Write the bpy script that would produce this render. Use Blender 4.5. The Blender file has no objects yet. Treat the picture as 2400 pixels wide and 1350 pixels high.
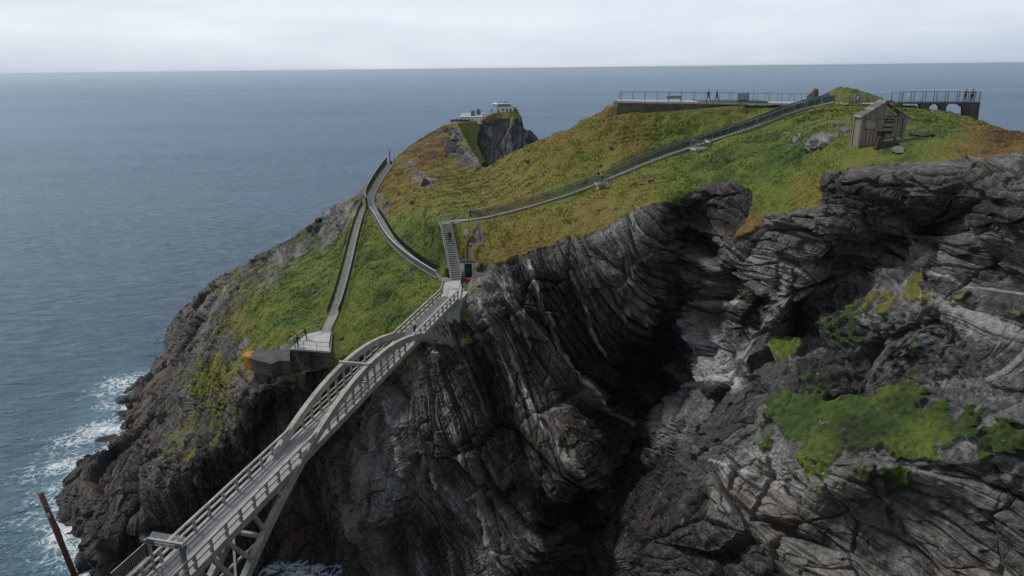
import bpy, math, random
import numpy as np
from mathutils import Vector, Matrix, noise as mnoise

# ------------------------------------------------------------------ camera, sky, sun, exposure
SC = bpy.context.scene
COL = SC.collection
F, CX, CY = 1600.0, 1200.0, 675.0          # focal length and centre in photo pixels (2400 x 1350)
PITCH, ROLL, ZC = math.radians(17.84), 0.0107, 73.0
cam = bpy.data.cameras.new('camera')
cam.sensor_width = 36.0
cam.lens = 36.0 * F / 2400.0
cam.clip_start, cam.clip_end = 0.5, 200000.0
cam_o = bpy.data.objects.new('camera', cam)
COL.objects.link(cam_o)
cam_o.matrix_world = (Matrix.Translation((0, 0, ZC)) @ Matrix.Rotation(math.pi / 2 - PITCH, 4, 'X')
                      @ Matrix.Rotation(-ROLL, 4, 'Z'))
SC.camera = cam_o

SUN_EL, SUN_AZ = math.radians(50), math.radians(-62)     # azimuth measured from +Y towards +X
world = bpy.data.worlds.new('World')
SC.world = world
world.use_nodes = True
wn, wl = world.node_tree.nodes, world.node_tree.links
bgn = wn['Background']
sky = wn.new('ShaderNodeTexSky')
sky.sky_type = 'NISHITA'
sky.sun_disc = False
sky.sun_elevation = SUN_EL
sky.sun_rotation = SUN_AZ
sky.air_density, sky.dust_density, sky.ozone_density = 1.0, 2.0, 1.0
wtc = wn.new('ShaderNodeTexCoord')
wmap = wn.new('ShaderNodeMapping')
wmap.inputs['Scale'].default_value = (1.0, 1.0, 5.5)
wl.new(wtc.outputs['Generated'], wmap.inputs['Vector'])
wnz = wn.new('ShaderNodeTexNoise')
wnz.inputs['Scale'].default_value = 1.7
wnz.inputs['Detail'].default_value = 5.0
wnz.inputs['Roughness'].default_value = 0.5
wnz.inputs['Distortion'].default_value = 0.35
wl.new(wmap.outputs['Vector'], wnz.inputs['Vector'])
wr = wn.new('ShaderNodeValToRGB')                        # overcast cloud deck: grey bellies to pale thin cloud
wr.color_ramp.elements[0].position = 0.22
wr.color_ramp.elements[0].color = (2.55, 3.1, 3.95, 1)
wr.color_ramp.elements[1].position = 0.62
wr.color_ramp.elements[1].color = (4.8, 5.2, 5.75, 1)
wl.new(wnz.outputs['Fac'], wr.inputs['Fac'])
wsep = wn.new('ShaderNodeSeparateXYZ')
wl.new(wtc.outputs['Generated'], wsep.inputs[0])
wel = wn.new('ShaderNodeMapRange')                       # thin bright cloud low down, thicker deck overhead
wel.interpolation_type = 'SMOOTHSTEP'
wel.inputs[1].default_value, wel.inputs[2].default_value = 0.03, 0.24
wel.inputs[3].default_value, wel.inputs[4].default_value = 1.05, 0.62
wl.new(wsep.outputs['Z'], wel.inputs[0])
wmul = wn.new('ShaderNodeMix')
wmul.data_type = 'RGBA'
wmul.blend_type = 'MULTIPLY'
wmul.inputs['Factor'].default_value = 1.0
wl.new(wr.outputs['Color'], wmul.inputs[6])
wl.new(wel.outputs[0], wmul.inputs[7])
wmix = wn.new('ShaderNodeMix')
wmix.data_type = 'RGBA'
wmix.inputs['Factor'].default_value = 0.88
wl.new(sky.outputs['Color'], wmix.inputs[6])
wl.new(wmul.outputs[2], wmix.inputs[7])
wl.new(wmix.outputs[2], bgn.inputs['Color'])
bgn.inputs['Strength'].default_value = 0.10

sun = bpy.data.lights.new('sun', 'SUN')
sun.energy = 1.5
sun.angle = math.radians(11)
sun.color = (1.0, 0.96, 0.90)
sun_o = bpy.data.objects.new('sun', sun)
COL.objects.link(sun_o)
sd = Vector((math.sin(SUN_AZ) * math.cos(SUN_EL), math.cos(SUN_AZ) * math.cos(SUN_EL), math.sin(SUN_EL)))
sun_o.rotation_euler = sd.to_track_quat('Z', 'Y').to_euler()
sun_o.location = (0, 0, 150)

SC.view_settings.view_transform = 'Standard'
SC.view_settings.look = 'None'
SC.view_settings.exposure = 0.74
SC.view_settings.gamma = 1.0
SC.view_settings.use_curve_mapping = False

# ------------------------------------------------------------------ survey helpers (sight lines of the photograph)
def ray(px, py):
    a = (np.asarray(px, float) - CX) / F
    b = (CY - np.asarray(py, float)) / F
    c, s = math.cos(ROLL), math.sin(ROLL)
    a2, b2 = a * c + b * s, -a * s + b * c
    cp, sp = math.cos(PITCH), math.sin(PITCH)
    return a2, cp + b2 * sp, -sp + b2 * cp
def atz(px, py, z):
    x, y, q = ray(px, py); t = (z - ZC) / q
    return Vector((float(x * t), float(y * t), float(z)))
def aty(px, py, Y):
    x, y, q = ray(px, py); t = Y / y
    return Vector((float(x * t), float(Y), float(ZC + q * t)))

# ------------------------------------------------------------------ vectorised noise
_rs = np.random.RandomState(7)
_perm = np.concatenate([_rs.permutation(256)] * 3).astype(np.int32)
_g = _rs.normal(size=(256, 3)); _g /= np.linalg.norm(_g, axis=1)[:, None]
_g = _g.astype(np.float32)
_gx, _gy, _gz = (np.ascontiguousarray(_g[:, k]) for k in range(3))
_p8 = _perm[:256].copy()
def pnoise(P, off=0):
    P = np.asarray(P, np.float32); o = np.float32(off * 17.31 + 311.7); ax = []
    for k in range(3):
        q = np.ascontiguousarray(P[:, k]) + o; fl = np.floor(q); f = q - fl; i = fl.astype(np.int32) & 255
        ax.append((i, (i + 1) & 255, f, f * f * f * (f * (f * 6 - 15) + 10)))
    (x0, x1, fx, ux), (y0, y1, fy, uy), (z0, z1, fz, uz) = ax
    def corner(h, z, a, b, c):
        i = _p8[(h + z) & 255]; return _gx[i] * a + _gy[i] * b + _gz[i] * c
    def edge(h, a, b):
        lo = corner(h, z0, a, b, fz); return lo + uz * (corner(h, z1, a, b, fz - 1) - lo)
    def face(h, a):
        lo = edge(_p8[(h + y0) & 255], a, fy); return lo + uy * (edge(_p8[(h + y1) & 255], a, fy - 1) - lo)
    lo = face(_p8[x0], fx); return (lo + ux * (face(_p8[x1], fx - 1) - lo)) * np.float32(1.6)
def fbm(P, oct=4, rough=0.5, off=0):
    r, a, t = 0, 1.0, 0
    for k in range(oct):
        r = r + a * pnoise(P * (2.03 ** k), off + k); t += a; a *= rough
    return r / t
_cr = np.random.RandomState(21).rand(256, 4).astype(np.float32)
def cells(P, off=0):
    """Worley cells: F1, F2 and a random value of the nearest cell."""
    P = np.asarray(P, np.float32) + np.float32(off * 9.7 + 200.3)
    I = np.floor(P).astype(np.int32); f = P - I
    n = len(P); f1 = np.full(n, 9, np.float32); f2 = f1.copy(); v = np.zeros(n, np.float32); tilt = np.zeros(n, np.float32)
    for dx in (-1, 0, 1):
        hx = _perm[(I[:, 0] + dx) & 255]
        for dy in (-1, 0, 1):
            hy = _perm[hx + ((I[:, 1] + dy) & 255)]
            for dz in (-1, 0, 1):
                c = _cr[_perm[hy + ((I[:, 2] + dz) & 255)]]
                ox, oy, oz = f[:, 0] - c[:, 0] - dx, f[:, 1] - c[:, 1] - dy, f[:, 2] - c[:, 2] - dz
                d = ox * ox + oy * oy + oz * oz
                m = d < f1; r = c[:, 3] * 7.0; tl = ox * np.sin(r * 5.1) + oy * np.sin(r * 9.7 + 1) + oz * np.sin(r * 15.3 + 2); tilt = np.where(m, tl, tilt)
                f2 = np.where(m, f1, np.minimum(f2, d)); v = np.where(m, c[:, 3], v); f1 = np.where(m, d, f1)
    return np.sqrt(f2) - np.sqrt(f1), v, tilt
def sstep(a, b, x):
    t = np.clip((x - a) / (b - a), 0, 1); return t * t * (3 - 2 * t)
def poly_sdf(px, py, poly):
    """signed distance (pixels), positive inside"""
    d = np.full(px.shape, 1e9, np.float32); ins = np.zeros(px.shape, bool)
    for (x0, y0), (x1, y1) in zip(poly, poly[1:] + poly[:1]):
        ex, ey = x1 - x0, y1 - y0
        t = np.clip(((px - x0) * ex + (py - y0) * ey) / (ex * ex + ey * ey + 1e-9), 0, 1)
        d = np.minimum(d, (px - x0 - t * ex) ** 2 + (py - y0 - t * ey) ** 2)
        c = (y0 > py) != (y1 > py)
        ins ^= c & (px < (x1 - x0) * (py - y0) / (y1 - y0 + 1e-9) + x0)
    d = np.sqrt(d)
    return np.where(ins, d, -d)
def line_dist(px, py, pts):
    d = np.full(px.shape, 1e9, np.float32)
    for (x0, y0), (x1, y1) in zip(pts, pts[1:]):
        ex, ey = x1 - x0, y1 - y0
        t = np.clip(((px - x0) * ex + (py - y0) * ey) / (ex * ex + ey * ey + 1e-9), 0, 1)
        d = np.minimum(d, (px - x0 - t * ex) ** 2 + (py - y0 - t * ey) ** 2)
    return np.sqrt(d)
def idw(px, py, pts, p=3.0):
    num = np.zeros(px.shape, np.float32); den = num.copy()
    for x, y, v in pts:
        w = 1.0 / (((px - x) ** 2 + (py - y) ** 2 + 400.0) ** (p / 2)); num += w * v; den += w
    return num / den

# ------------------------------------------------------------------ materials
def new_mat(name):
    m = bpy.data.materials.new(name); m.use_nodes = True
    nt = m.node_tree; nt.nodes.clear()
    out = nt.nodes.new('ShaderNodeOutputMaterial')
    return m, nt, out
class NT:
    """terse node building"""
    def __init__(s, nt): s.nt = nt
    def n(s, t, **k):
        o = s.nt.nodes.new('ShaderNode' + t)
        for a, b in k.items(): setattr(o, a, b)
        return o
    def l(s, a, b): s.nt.links.new(a, b)
    def val(s, sock, v):
        if hasattr(v, 'is_output'): s.l(v, sock)
        else: sock.default_value = v
    def attr(s, name): return s.n('Attribute', attribute_name=name).outputs['Fac']
    def pos(s): return s.n('TexCoord').outputs['Object']
    def mapping(s, v, scale=(1, 1, 1), rot=(0, 0, 0)):
        m = s.n('Mapping'); s.l(v, m.inputs['Vector'])
        m.inputs['Scale'].default_value = scale; m.inputs['Rotation'].default_value = rot
        return m.outputs['Vector']
    def noise(s, v, scale, detail=4, rough=.55, dist=0):
        t = s.n('TexNoise'); s.l(v, t.inputs['Vector'])
        t.inputs['Scale'].default_value = scale; t.inputs['Detail'].default_value = detail
        t.inputs['Roughness'].default_value = rough; t.inputs['Distortion'].default_value = dist
        return t.outputs['Fac']
    def vor(s, v, scale, feature='F1', out='Distance'):
        t = s.n('TexVoronoi', feature=feature); s.l(v, t.inputs['Vector']); t.inputs['Scale'].default_value = scale
        return t.outputs[out]
    def math(s, op, a, b=0.0, clamp=False):
        t = s.n('Math', operation=op, use_clamp=clamp); s.val(t.inputs[0], a); s.val(t.inputs[1], b)
        return t.outputs[0]
    def ramp(s, f, *stops):
        t = s.n('ValToRGB'); s.l(f, t.inputs['Fac']); e = t.color_ramp.elements
        for i, (p, c) in enumerate(stops):
            if i < 2: e[i].position = p
            else: e.new(p)
        for i, (p, c) in enumerate(stops):
            e[i].position = p
            e[i].color = (c, c, c, 1) if isinstance(c, (int, float)) else (*c, 1)
        return t.outputs['Color']
    def mr(s, f, a, b, c=0.0, d=1.0):
        t = s.n('MapRange'); s.l(f, t.inputs['Value'])
        for i, v in zip((1, 2, 3, 4), (a, b, c, d)): t.inputs[i].default_value = v
        return t.outputs[0]
    def mix(s, f, a, b, blend='MIX'):
        t = s.n('Mix', data_type='RGBA', blend_type=blend)
        s.val(t.inputs['Factor'], f)
        for i, v in ((6, a), (7, b)):
            if hasattr(v, 'is_output'): s.l(v, t.inputs[i])
            else: t.inputs[i].default_value = (*v, 1) if len(v) == 3 else v
        return t.outputs[2]
    def bump(s, h, strength=.5, dist=.1, normal=None):
        t = s.n('Bump'); s.l(h, t.inputs['Height']); t.inputs['Strength'].default_value = strength
        t.inputs['Distance'].default_value = dist
        if normal is not None: s.l(normal, t.inputs['Normal'])
        return t.outputs['Normal']
    def bsdf(s, col, rough=.8, normal=None, spec=.3, metal=0.0):
        b = s.n('BsdfPrincipled'); s.val(b.inputs['Base Color'], col if hasattr(col, 'is_output') else (*col, 1))
        s.val(b.inputs['Roughness'], rough); s.val(b.inputs['Specular IOR Level'], spec); b.inputs['Metallic'].default_value = metal
        if normal is not None: s.l(normal, b.inputs['Normal'])
        return b.outputs[0]
def simple(name, col, col2=None, scale=3.0, rough=.8, bump=.0, metal=0.0, spec=.3, stretch=(1, 1, 1), lo=.35, hi=.65, speck=None):
    """weathered paint / concrete / timber: two tones broken up by noise, with fine relief"""
    m, nt, out = new_mat(name); t = NT(nt)
    v = t.mapping(t.pos(), stretch)
    f = t.noise(v, scale, 6, .62, .3)
    c = t.mix(t.mr(f, lo, hi), col, col2 if col2 else tuple(x * .7 for x in col))
    if speck:
        c = t.mix(t.mr(t.noise(t.pos(), scale * 5, 3, .7), .62, .7), c, speck)
    nrm = t.bump(t.noise(v, scale * 6, 4, .6), bump, .02) if bump else None
    t.l(t.bsdf(c, rough, nrm, spec, metal), out.inputs['Surface'])
    return m

def land_material():
    m, nt, out = new_mat('headland_rock_and_grass'); t = NT(nt)
    P = t.pos(); ga, br, ve, pa, wet = (t.attr(k) for k in ('grass', 'brown', 'vein', 'pale', 'wet'))
    g2 = t.attr('hue')
    # rock: dark slate and sandstone, mottled, lichen speckled
    n1 = t.noise(P, .35, 6, .6, .4); n2 = t.noise(P, 2.2, 6, .65); n3 = t.noise(P, 9.0, 4, .7)
    rock = t.mix(t.mr(n1, .36, .64), (.019, .0175, .016), (.052, .047, .041))
    rock = t.mix(t.mr(n2, .42, .68), rock, (.098, .090, .080))
    rock = t.mix(t.mr(g2, .55, .95, 0, .55), rock, (.080, .060, .044))
    palec = t.mix(t.mr(n2, .35, .65), (.24, .24, .242), (.38, .376, .37))
    rock = t.mix(pa, rock, palec)
    bt = t.mr(t.math('ADD', t.attr('bed'), t.math('MULTIPLY', t.math('SUBTRACT', n2, .5), .5)), .15, .95, .26, 1.95)
    gain = t.n('VectorMath', operation='SCALE'); t.l(rock, gain.inputs[0]); t.l(bt, gain.inputs['Scale']); rock = gain.outputs[0]
    lich = t.math('MULTIPLY', t.mr(t.noise(P, 1.1, 7, .72, .5), .56, .66), t.mr(n3, .48, .60))
    rock = t.mix(t.math('MULTIPLY', lich, .75), rock, (.34, .34, .33))
    rock = t.mix(t.math('MULTIPLY', ve, 1.3, True), rock, t.mix(t.mr(n3, .4, .6), (.36, .34, .31), (.55, .53, .50)))
    moss = t.math('MULTIPLY', t.mr(t.noise(P, .5, 5, .6), .60, .68), t.mr(t.noise(P, 3.0, 3, .6), .45, .55))
    rock = t.mix(t.math('MULTIPLY', moss, .7), rock, (.055, .06, .018))
    rock = t.mix(t.math('MULTIPLY', wet, .75), rock, (.018, .017, .016))
    rock = t.mix(t.math('MULTIPLY', t.attr('rust'), t.mr(n2, .4, .6)), rock, (.13, .065, .03))
    rb = t.math('ADD', t.math('MULTIPLY', n2, .6), t.math('MULTIPLY', n3, .4))
    wv_ = t.n('VectorMath', operation='ADD'); nzc = t.n('TexNoise'); t.l(P, nzc.inputs['Vector']); nzc.inputs['Scale'].default_value = .9; nzc.inputs['Detail'].default_value = 5
    t.l(t.mapping(P, (1, 1, 1.6)), wv_.inputs[0]); t.l(nzc.outputs['Color'], wv_.inputs[1])
    crk = t.mr(t.vor(wv_.outputs[0], .8, 'DISTANCE_TO_EDGE'), 0, .05)
    rb = t.math('ADD', rb, t.math('MULTIPLY', crk, .13))
    nr = t.bump(rb, .9, .28)
    rsh = t.bsdf(rock, t.mr(wet, 0, 1, .82, .42), nr, .25)
    # grass: olive, ochre dead bracken, fresh green; darkest green paints in the ledges' shade
    k1 = t.noise(P, .16, 6, .62, .5); k2 = t.noise(P, 1.3, 6, .7, .3); k3 = t.noise(P, 6.0, 4, .7)
    br = t.math('SUBTRACT', br, .07)
    hue = t.math('ADD', br, t.math('MULTIPLY', t.math('SUBTRACT', k1, .5), .85))
    hue = t.math('ADD', hue, t.math('MULTIPLY', t.math('SUBTRACT', k2, .5), .55))
    gc = t.ramp(hue, (0.0, (.030, .048, .020)), (.16, (.068, .104, .028)), (.30, (.128, .168, .032)), (.58, (.195, .160, .042)), (.85, (.180, .116, .046)), (1.0, (.110, .068, .036)))
    gc = t.mix(t.mr(k3, .32, .62, .6, 0), gc, t.mix(.45, gc, (.02, .024, .006)))
    gc = t.mix(t.mr(t.noise(P, 11, 3, .7), .60, .72, 0, .5), gc, (.21, .19, .085))
    ng = t.bump(t.math('ADD', k3, t.math('MULTIPLY', k2, .8)), .9, .22)
    gsh = t.bsdf(gc, .9, ng, .12)
    edge = t.math('ADD', ga, t.math('MULTIPLY', t.math('SUBTRACT', t.noise(P, 1.6, 6, .75), .5), 1.6))
    ms = t.n('MixShader'); t.l(t.mr(edge, .44, .56), ms.inputs[0]); t.l(rsh, ms.inputs[1]); t.l(gsh, ms.inputs[2])
    t.l(ms.outputs[0], out.inputs['Surface'])
    return m
LAND = land_material()

# ------------------------------------------------------------------ terrain: control heights of the headland
# (photo x, photo y, 'z' height above sea or 'y' distance ahead, value)
CTRL = """
60 1260 z -7;60 1480 z -7;150 1400 z -4;130 1225 z -3;200 1350 z 0;196 1265 z 0;158 1180 z 0;195 1100 z 0;275 1035 z 0;292 985 z 0;302 935 z 0;345 882 z 0
385 815 z 0;425 745 y 186;520 648 y 206;612 598 y 212;740 518 y 198;855 442 y 168;900 394 y 172
250 1250 z 8;300 1100 z 9;230 1130 z 5;300 1340 z 3;400 1300 z 3;500 1300 z 1;420 1430 z -2;700 1345 z -.6;700 1480 z -4;600 1430 z -3;800 1345 z 1;300 1480 z -2
450 1000 z 15;380 950 z 10;480 1030 z 22;430 1090 z 19;360 1160 z 12;400 880 z 9;480 780 z 20;450 860 z 16;540 800 z 29;560 870 z 33;520 940 z 27;575 930 z 33
640 905 z 36;600 1000 z 27.5;540 1060 z 21;640 1000 z 25;700 1000 z 24;600 1200 z 7;500 1160 z 11;700 1180 z 9;760 960 z 28;640 1100 z 15
600 700 z 34;560 760 z 30;650 650 z 35;700 600 z 33;760 560 z 37;820 500 z 44;600 780 z 34.5;690 815 z 38.3;775 825 z 38.6;740 780 z 39.2;660 800 z 37.2;775 740 z 40;700 720 z 38.6;620 840 z 35.5
812 640 z 42.2;760 650 z 40.5;835 540 z 44.5;850 490 z 45.7;866 478 z 45.7;880 440 y 148;915 386 y 175;900 410 y 163
1040 660 z 44.9;985 630 z 45.0;930 580 z 45.1;895 530 z 45.3;880 510 z 45.5
880 700 y 92;950 740 y 86.5;850 780 y 83;1000 690 y 87.5;820 862 y 80;900 640 y 98;870 600 y 108;900 800 y 82;960 800 y 82;1040 700 y 86
980 560 y 110;1000 600 y 99.5;950 480 y 134;1000 440 y 136;900 455 y 152;1040 500 y 106;950 400 y 165;1020 380 y 168;960 346 y 188;1040 296 y 200;1072 290 y 203;1100 345 y 178;1130 394 y 152;1060 420 y 150;1100 430 y 138
1070 665 z 45;1095 660 y 90.5;1110 620 y 93;1050 590 y 93.8;1045 530 y 97;1060 522 y 97.5;1113 521 y 98;1300 468 y 98;1412 428 y 99;1530 375 y 100;1640 340 y 101;1760 302 y 102;1860 260 y 105.5;1950 237 y 109
1150 480 y 107;1200 430 y 119;1350 380 y 110;1500 320 y 104.5;1600 280 y 106;1700 290 y 104.5;1780 270 y 106;1290 322 y 121;1360 287 y 117;1440 252 y 111.5;1240 342 y 131;1180 372 y 141
1470 264 y 108.5;1600 256 y 109;1700 247 y 109.5;1900 243 y 109.5;1450 240 y 112;1700 238 y 114;2000 243 y 106;2100 246 y 101
1200 540 y 92;1400 480 y 92;1600 400 y 93;1750 350 y 89;1850 400 y 74;2060 342 y 62;1910 345 y 72;2000 260 y 93;2150 282 y 80;2290 290 y 84;2340 304 y 78;2400 314 y 73;2250 350 y 56;2400 350 y 50;2600 335 y 60;2600 390 y 40;1850 320 y 88;2180 260 y 94;2230 270 y 90
1130 612 y 90;1180 612 y 87;1250 590 y 86;1400 538 y 84;1500 492 y 83;1592 448 y 82;1700 436 y 80;1780 520 y 72;1850 482 y 67;1928 470 y 62;1935 425 y 63;2000 404 y 55;2100 394 y 51;2200 390 y 48.5;2400 384 y 43
1090 700 y 84;1085 760 y 82.5;1060 830 y 80.2;1000 850 y 80.6;1050 870 y 79.6;950 850 z 36;900 880 y 82;850 950 y 86;800 1150 y 86.5;850 1060 y 86;960 1000 y 75;900 1150 y 77.5;880 1340 y 76;820 1250 y 84;1050 1100 y 72.5;1100 1300 y 69.5;1000 1230 y 73;1000 1400 y 70;880 1480 y 74
1150 680 y 82;1200 800 y 79;1120 850 y 79;1250 1000 y 72;1100 970 y 76;1372 1112 y 67;1300 1250 y 65.5;1200 1200 y 68;1250 1400 y 63;1330 1180 y 66.5
1480 1150 y 83;1400 1250 y 78;1400 1350 y 76;1420 1480 y 72;1550 950 y 86;1450 900 y 82;1350 850 y 80;1500 1050 y 85;1430 1050 y 82;1540 1060 y 80
1300 650 y 82.5;1400 650 y 80;1480 600 y 77.5;1530 520 y 80;1600 600 y 92;1603 520 y 89;1560 700 y 82;1660 480 y 84;1640 560 y 83;1720 520 y 77;1600 800 y 91;1585 900 y 91;1600 700 y 92;1480 760 y 79;1400 740 y 80;1540 620 y 79
1660 620 y 75.5;1660 750 y 72;1640 860 y 72;1750 650 y 69;1750 800 y 67;1800 580 y 67.5;1850 700 y 63.5;1900 620 y 61.5;1900 790 y 63
2000 450 y 54;2100 500 y 51.5;2050 600 y 58.5;1950 560 y 60;2000 690 y 60;2130 560 y 57;2190 540 y 52.5;2080 660 y 55;2200 480 y 47.5;2300 450 y 44.5;2350 600 y 42;2250 650 y 44.5;2180 600 y 48.5;2160 690 y 47;2200 700 y 44
2050 715 y 51;2000 760 y 54;1940 775 y 57;2100 760 y 47.5;2050 810 y 50;2300 760 y 40.5;2330 850 y 39;2350 960 y 37.6;2250 920 y 41;2230 800 y 43;2200 960 y 43;2000 960 y 47;2100 870 y 48;1950 880 y 51;1900 980 y 48.5;1850 930 y 52
2200 1080 y 37.8;2380 1082 y 35.5;2050 1060 y 40.5;1950 1110 y 42.3;1890 1060 y 45.5;2600 1080 y 33;2600 700 y 38;2600 900 y 34.5;2600 1250 y 31;2400 700 y 40.5
1800 830 y 61;1700 900 y 60.5;1610 1000 y 62;1650 1030 y 57.5;1750 1020 y 54;1800 940 y 56;1700 1100 y 52.5;1800 1150 y 48.5;1600 1150 y 55;1510 1170 y 61;1450 1300 y 58.5;1600 1300 y 48.5;1520 1400 y 51;1800 1300 y 43.5;2000 1300 y 40;2100 1200 y 40.5;2250 1150 y 37.2;2400 1300 y 33.5;2200 1350 y 36;1700 1480 y 41;2100 1480 y 34.5;2600 1480 y 29;2950 345 y 54;2950 392 y 36;3350 365 y 48;3350 405 y 32;2950 700 y 34;2950 1000 y 29.5;2950 1100 y 28;3350 700 y 29;3350 1100 y 24;2950 1480 y 25;3350 1480 y 21
"""
SKY = [(40, 1300), (100, 1265), (140, 1190), (150, 1155), (180, 1100), (262, 1030), (282, 985), (292, 930), (335, 876), (372, 815), (412, 745), (470, 690), (520, 648), (560, 625), (600, 612), (612, 596),
       (680, 560), (740, 518), (800, 480), (835, 462), (855, 440), (880, 412), (905, 388), (930, 372), (960, 344), (1000, 318), (1040, 296), (1060, 290), (1073, 289), (1082, 312), (1100, 345), (1130, 394), (1140, 394),
       (1180, 371), (1240, 341), (1290, 320), (1300, 316), (1330, 306), (1360, 286), (1400, 268), (1440, 250), (1450, 240), (1700, 238), (1900, 240), (2100, 244), (2155, 251), (2180, 259), (2230, 268), (2262, 277),
       (2300, 290), (2340, 302), (2400, 312), (2600, 330), (2950, 345), (3350, 365)]
def rbf(ctrl):
    X = np.array([(c[0], c[1]) for c in ctrl], float) / 1000.0
    q = []
    for x, y, k, v in ctrl:
        a, b, cz = ray(x, y)
        t = (v - ZC) / cz if k == 'z' else v / b
        q.append(100.0 / float(t))                       # inverse range along the sight line
    q = np.array(q); n = len(q)
    R = np.sqrt(((X[:, None] - X[None]) ** 2).sum(-1) + 2.2e-3)
    A = np.zeros((n + 3, n + 3)); lam = [.011 if (c[2] == 'y' and c[1] > 560 + .0 * c[0] and c[0] > 840) or (c[1] > 430 and c[0] > 1560) else 2e-3 for c in ctrl]
    A[:n, :n] = R - np.diag(lam)
    A[:n, n] = 1; A[:n, n + 1:] = X; A[n, :n] = 1; A[n + 1:, :n] = X.T
    w = np.linalg.solve(A, np.concatenate([q, np.zeros(3)]))
    def f(px, py):
        px = np.asarray(px, float) / 1000.0; py = np.asarray(py, float) / 1000.0
        r = w[n] + w[n + 1] * px + w[n + 2] * py
        for i in range(n):
            r = r + w[i] * np.sqrt((px - X[i, 0]) ** 2 + (py - X[i, 1]) ** 2 + 2.2e-3)
        return 100.0 / np.clip(r, .2, 6)
    return f
def parse(s):
    o = []
    for q in s.replace('\n', ';').split(';'):
        q = q.split()
        if q: o.append((float(q[0]), float(q[1]), q[2], float(q[3])))
    return o

STRATA = [  # bedding normal, then (x, y, weight) centres in the photo
    ((.74, -.15, .66), [(1200, 850), (1300, 1000), (1150, 1150), (1350, 700), (1450, 620), (1450, 850), (1050, 1000), (1250, 1250), (1000, 1300)]),
    ((.12, .05, 1.0), [(2300, 500), (2200, 650), (1700, 600), (1680, 800), (2100, 500), (2000, 450), (2350, 700), (1950, 1250), (2200, 1250), (1750, 1150), (2350, 1150)]),
    ((.72, -.25, -.62), [(1700, 950), (1800, 860), (1620, 1030), (2050, 830), (2100, 780), (1550, 1130), (2330, 870), (1950, 900)]),
    ((.95, .25, -.12), [(650, 950), (600, 1150), (450, 1150), (750, 1050), (850, 1150), (300, 1200), (400, 950), (500, 700), (350, 1050), (650, 620), (1150, 340)]),
]
LAYER = (1.7, .68, .85, .7); JOINT = (.62, 1.15, .8, .9)
def rock_relief(P, U, V):
    ws = []
    wu, wv = U + pnoise(P * .15, 50) * 40, V + pnoise(P * .15, 51) * 40
    for nrm, cs in STRATA:
        w = 0
        for x, y in cs: w = w + 1.0 / (((wu - x) ** 2 + (wv - y) ** 2 + 900.0) ** 2.5)
        ws.append(w)
    tot = sum(ws); ws = [np.maximum(w / tot - .10, 0) for w in ws]; tot = sum(ws); D = np.zeros(len(P), np.float32); HU = np.zeros(len(P), np.float32); BED = np.zeros(len(P), np.float32)
    W = np.stack([pnoise(P * .05, 60), pnoise(P * .05, 61), pnoise(P * .05, 62)], 1) * 1.5
    W += np.stack([pnoise(P * .45, 63), pnoise(P * .45, 64), pnoise(P * .45, 65)], 1) * .18
    for k, (nrm, cs) in enumerate(STRATA):
        w = ws[k] / tot; m = w > .0
        if not m.any(): continue
        n = np.array(nrm); n = n / np.linalg.norm(n)
        e1 = np.cross(n, (0, 1, 0.15)); e1 /= np.linalg.norm(e1); e2 = np.cross(n, e1)
        Q = (P + W)[m]; s, a, b = Q @ n, Q @ e1, Q @ e2
        st = lambda fs, fa: np.stack([s * fs, a * fa, b * fa], 1)
        d = np.zeros(len(s), np.float32); lay = LAYER[k]
        for fs, fa, am, o in ((.36, .035, .80, 1), (1.05, .085, .46, 2), (2.7, .22, .20, 3)):    # beds standing proud of one another
            q = s * fs + pnoise(st(fs * .3, fa), o + 10) * .22; kk = np.floor(q); fr = q - kk
            d = d + lay * (am * pnoise(np.stack([kk * 3.7 + .5, a * fa * 1.6, b * fa * 1.6], 1), o + 20) - am * .6 * sstep(.14, .0, np.minimum(fr, 1 - fr)))
            BED[m] += w[m] * (.30, .42, .28)[o - 1] * (.5 + .5 * np.sin(kk * 12.9898 + np.floor(kk * .37) * 4.1))
        # jointed blocks: every block a tilted facet of its own, with open joints between
        jm = JOINT[k]
        for fs, fa, am, tl, gp, o in ((.12, .06, 3.0, 2.2, 1.3, 8), (.36, .18, 1.1, .85, .6, 4), (1.05, .42, .46, .36, .13, 5)):
            e, v, ti_ = cells(st(fs, fa), o); d = d + ((v - .5) * am + ti_ * tl - sstep(.06, .0, e) * gp) * jm
            if o == 4: HU[m] += v * w[m]
            if o == 8: BED[m] += w[m] * (v - .5) * .35
        D[m] += d * w[m]
    D += pnoise(P * .07, 70) * .8 + fbm(P * 1.6, 3, .6, 71) * .22
    return D, HU, BED

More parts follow.
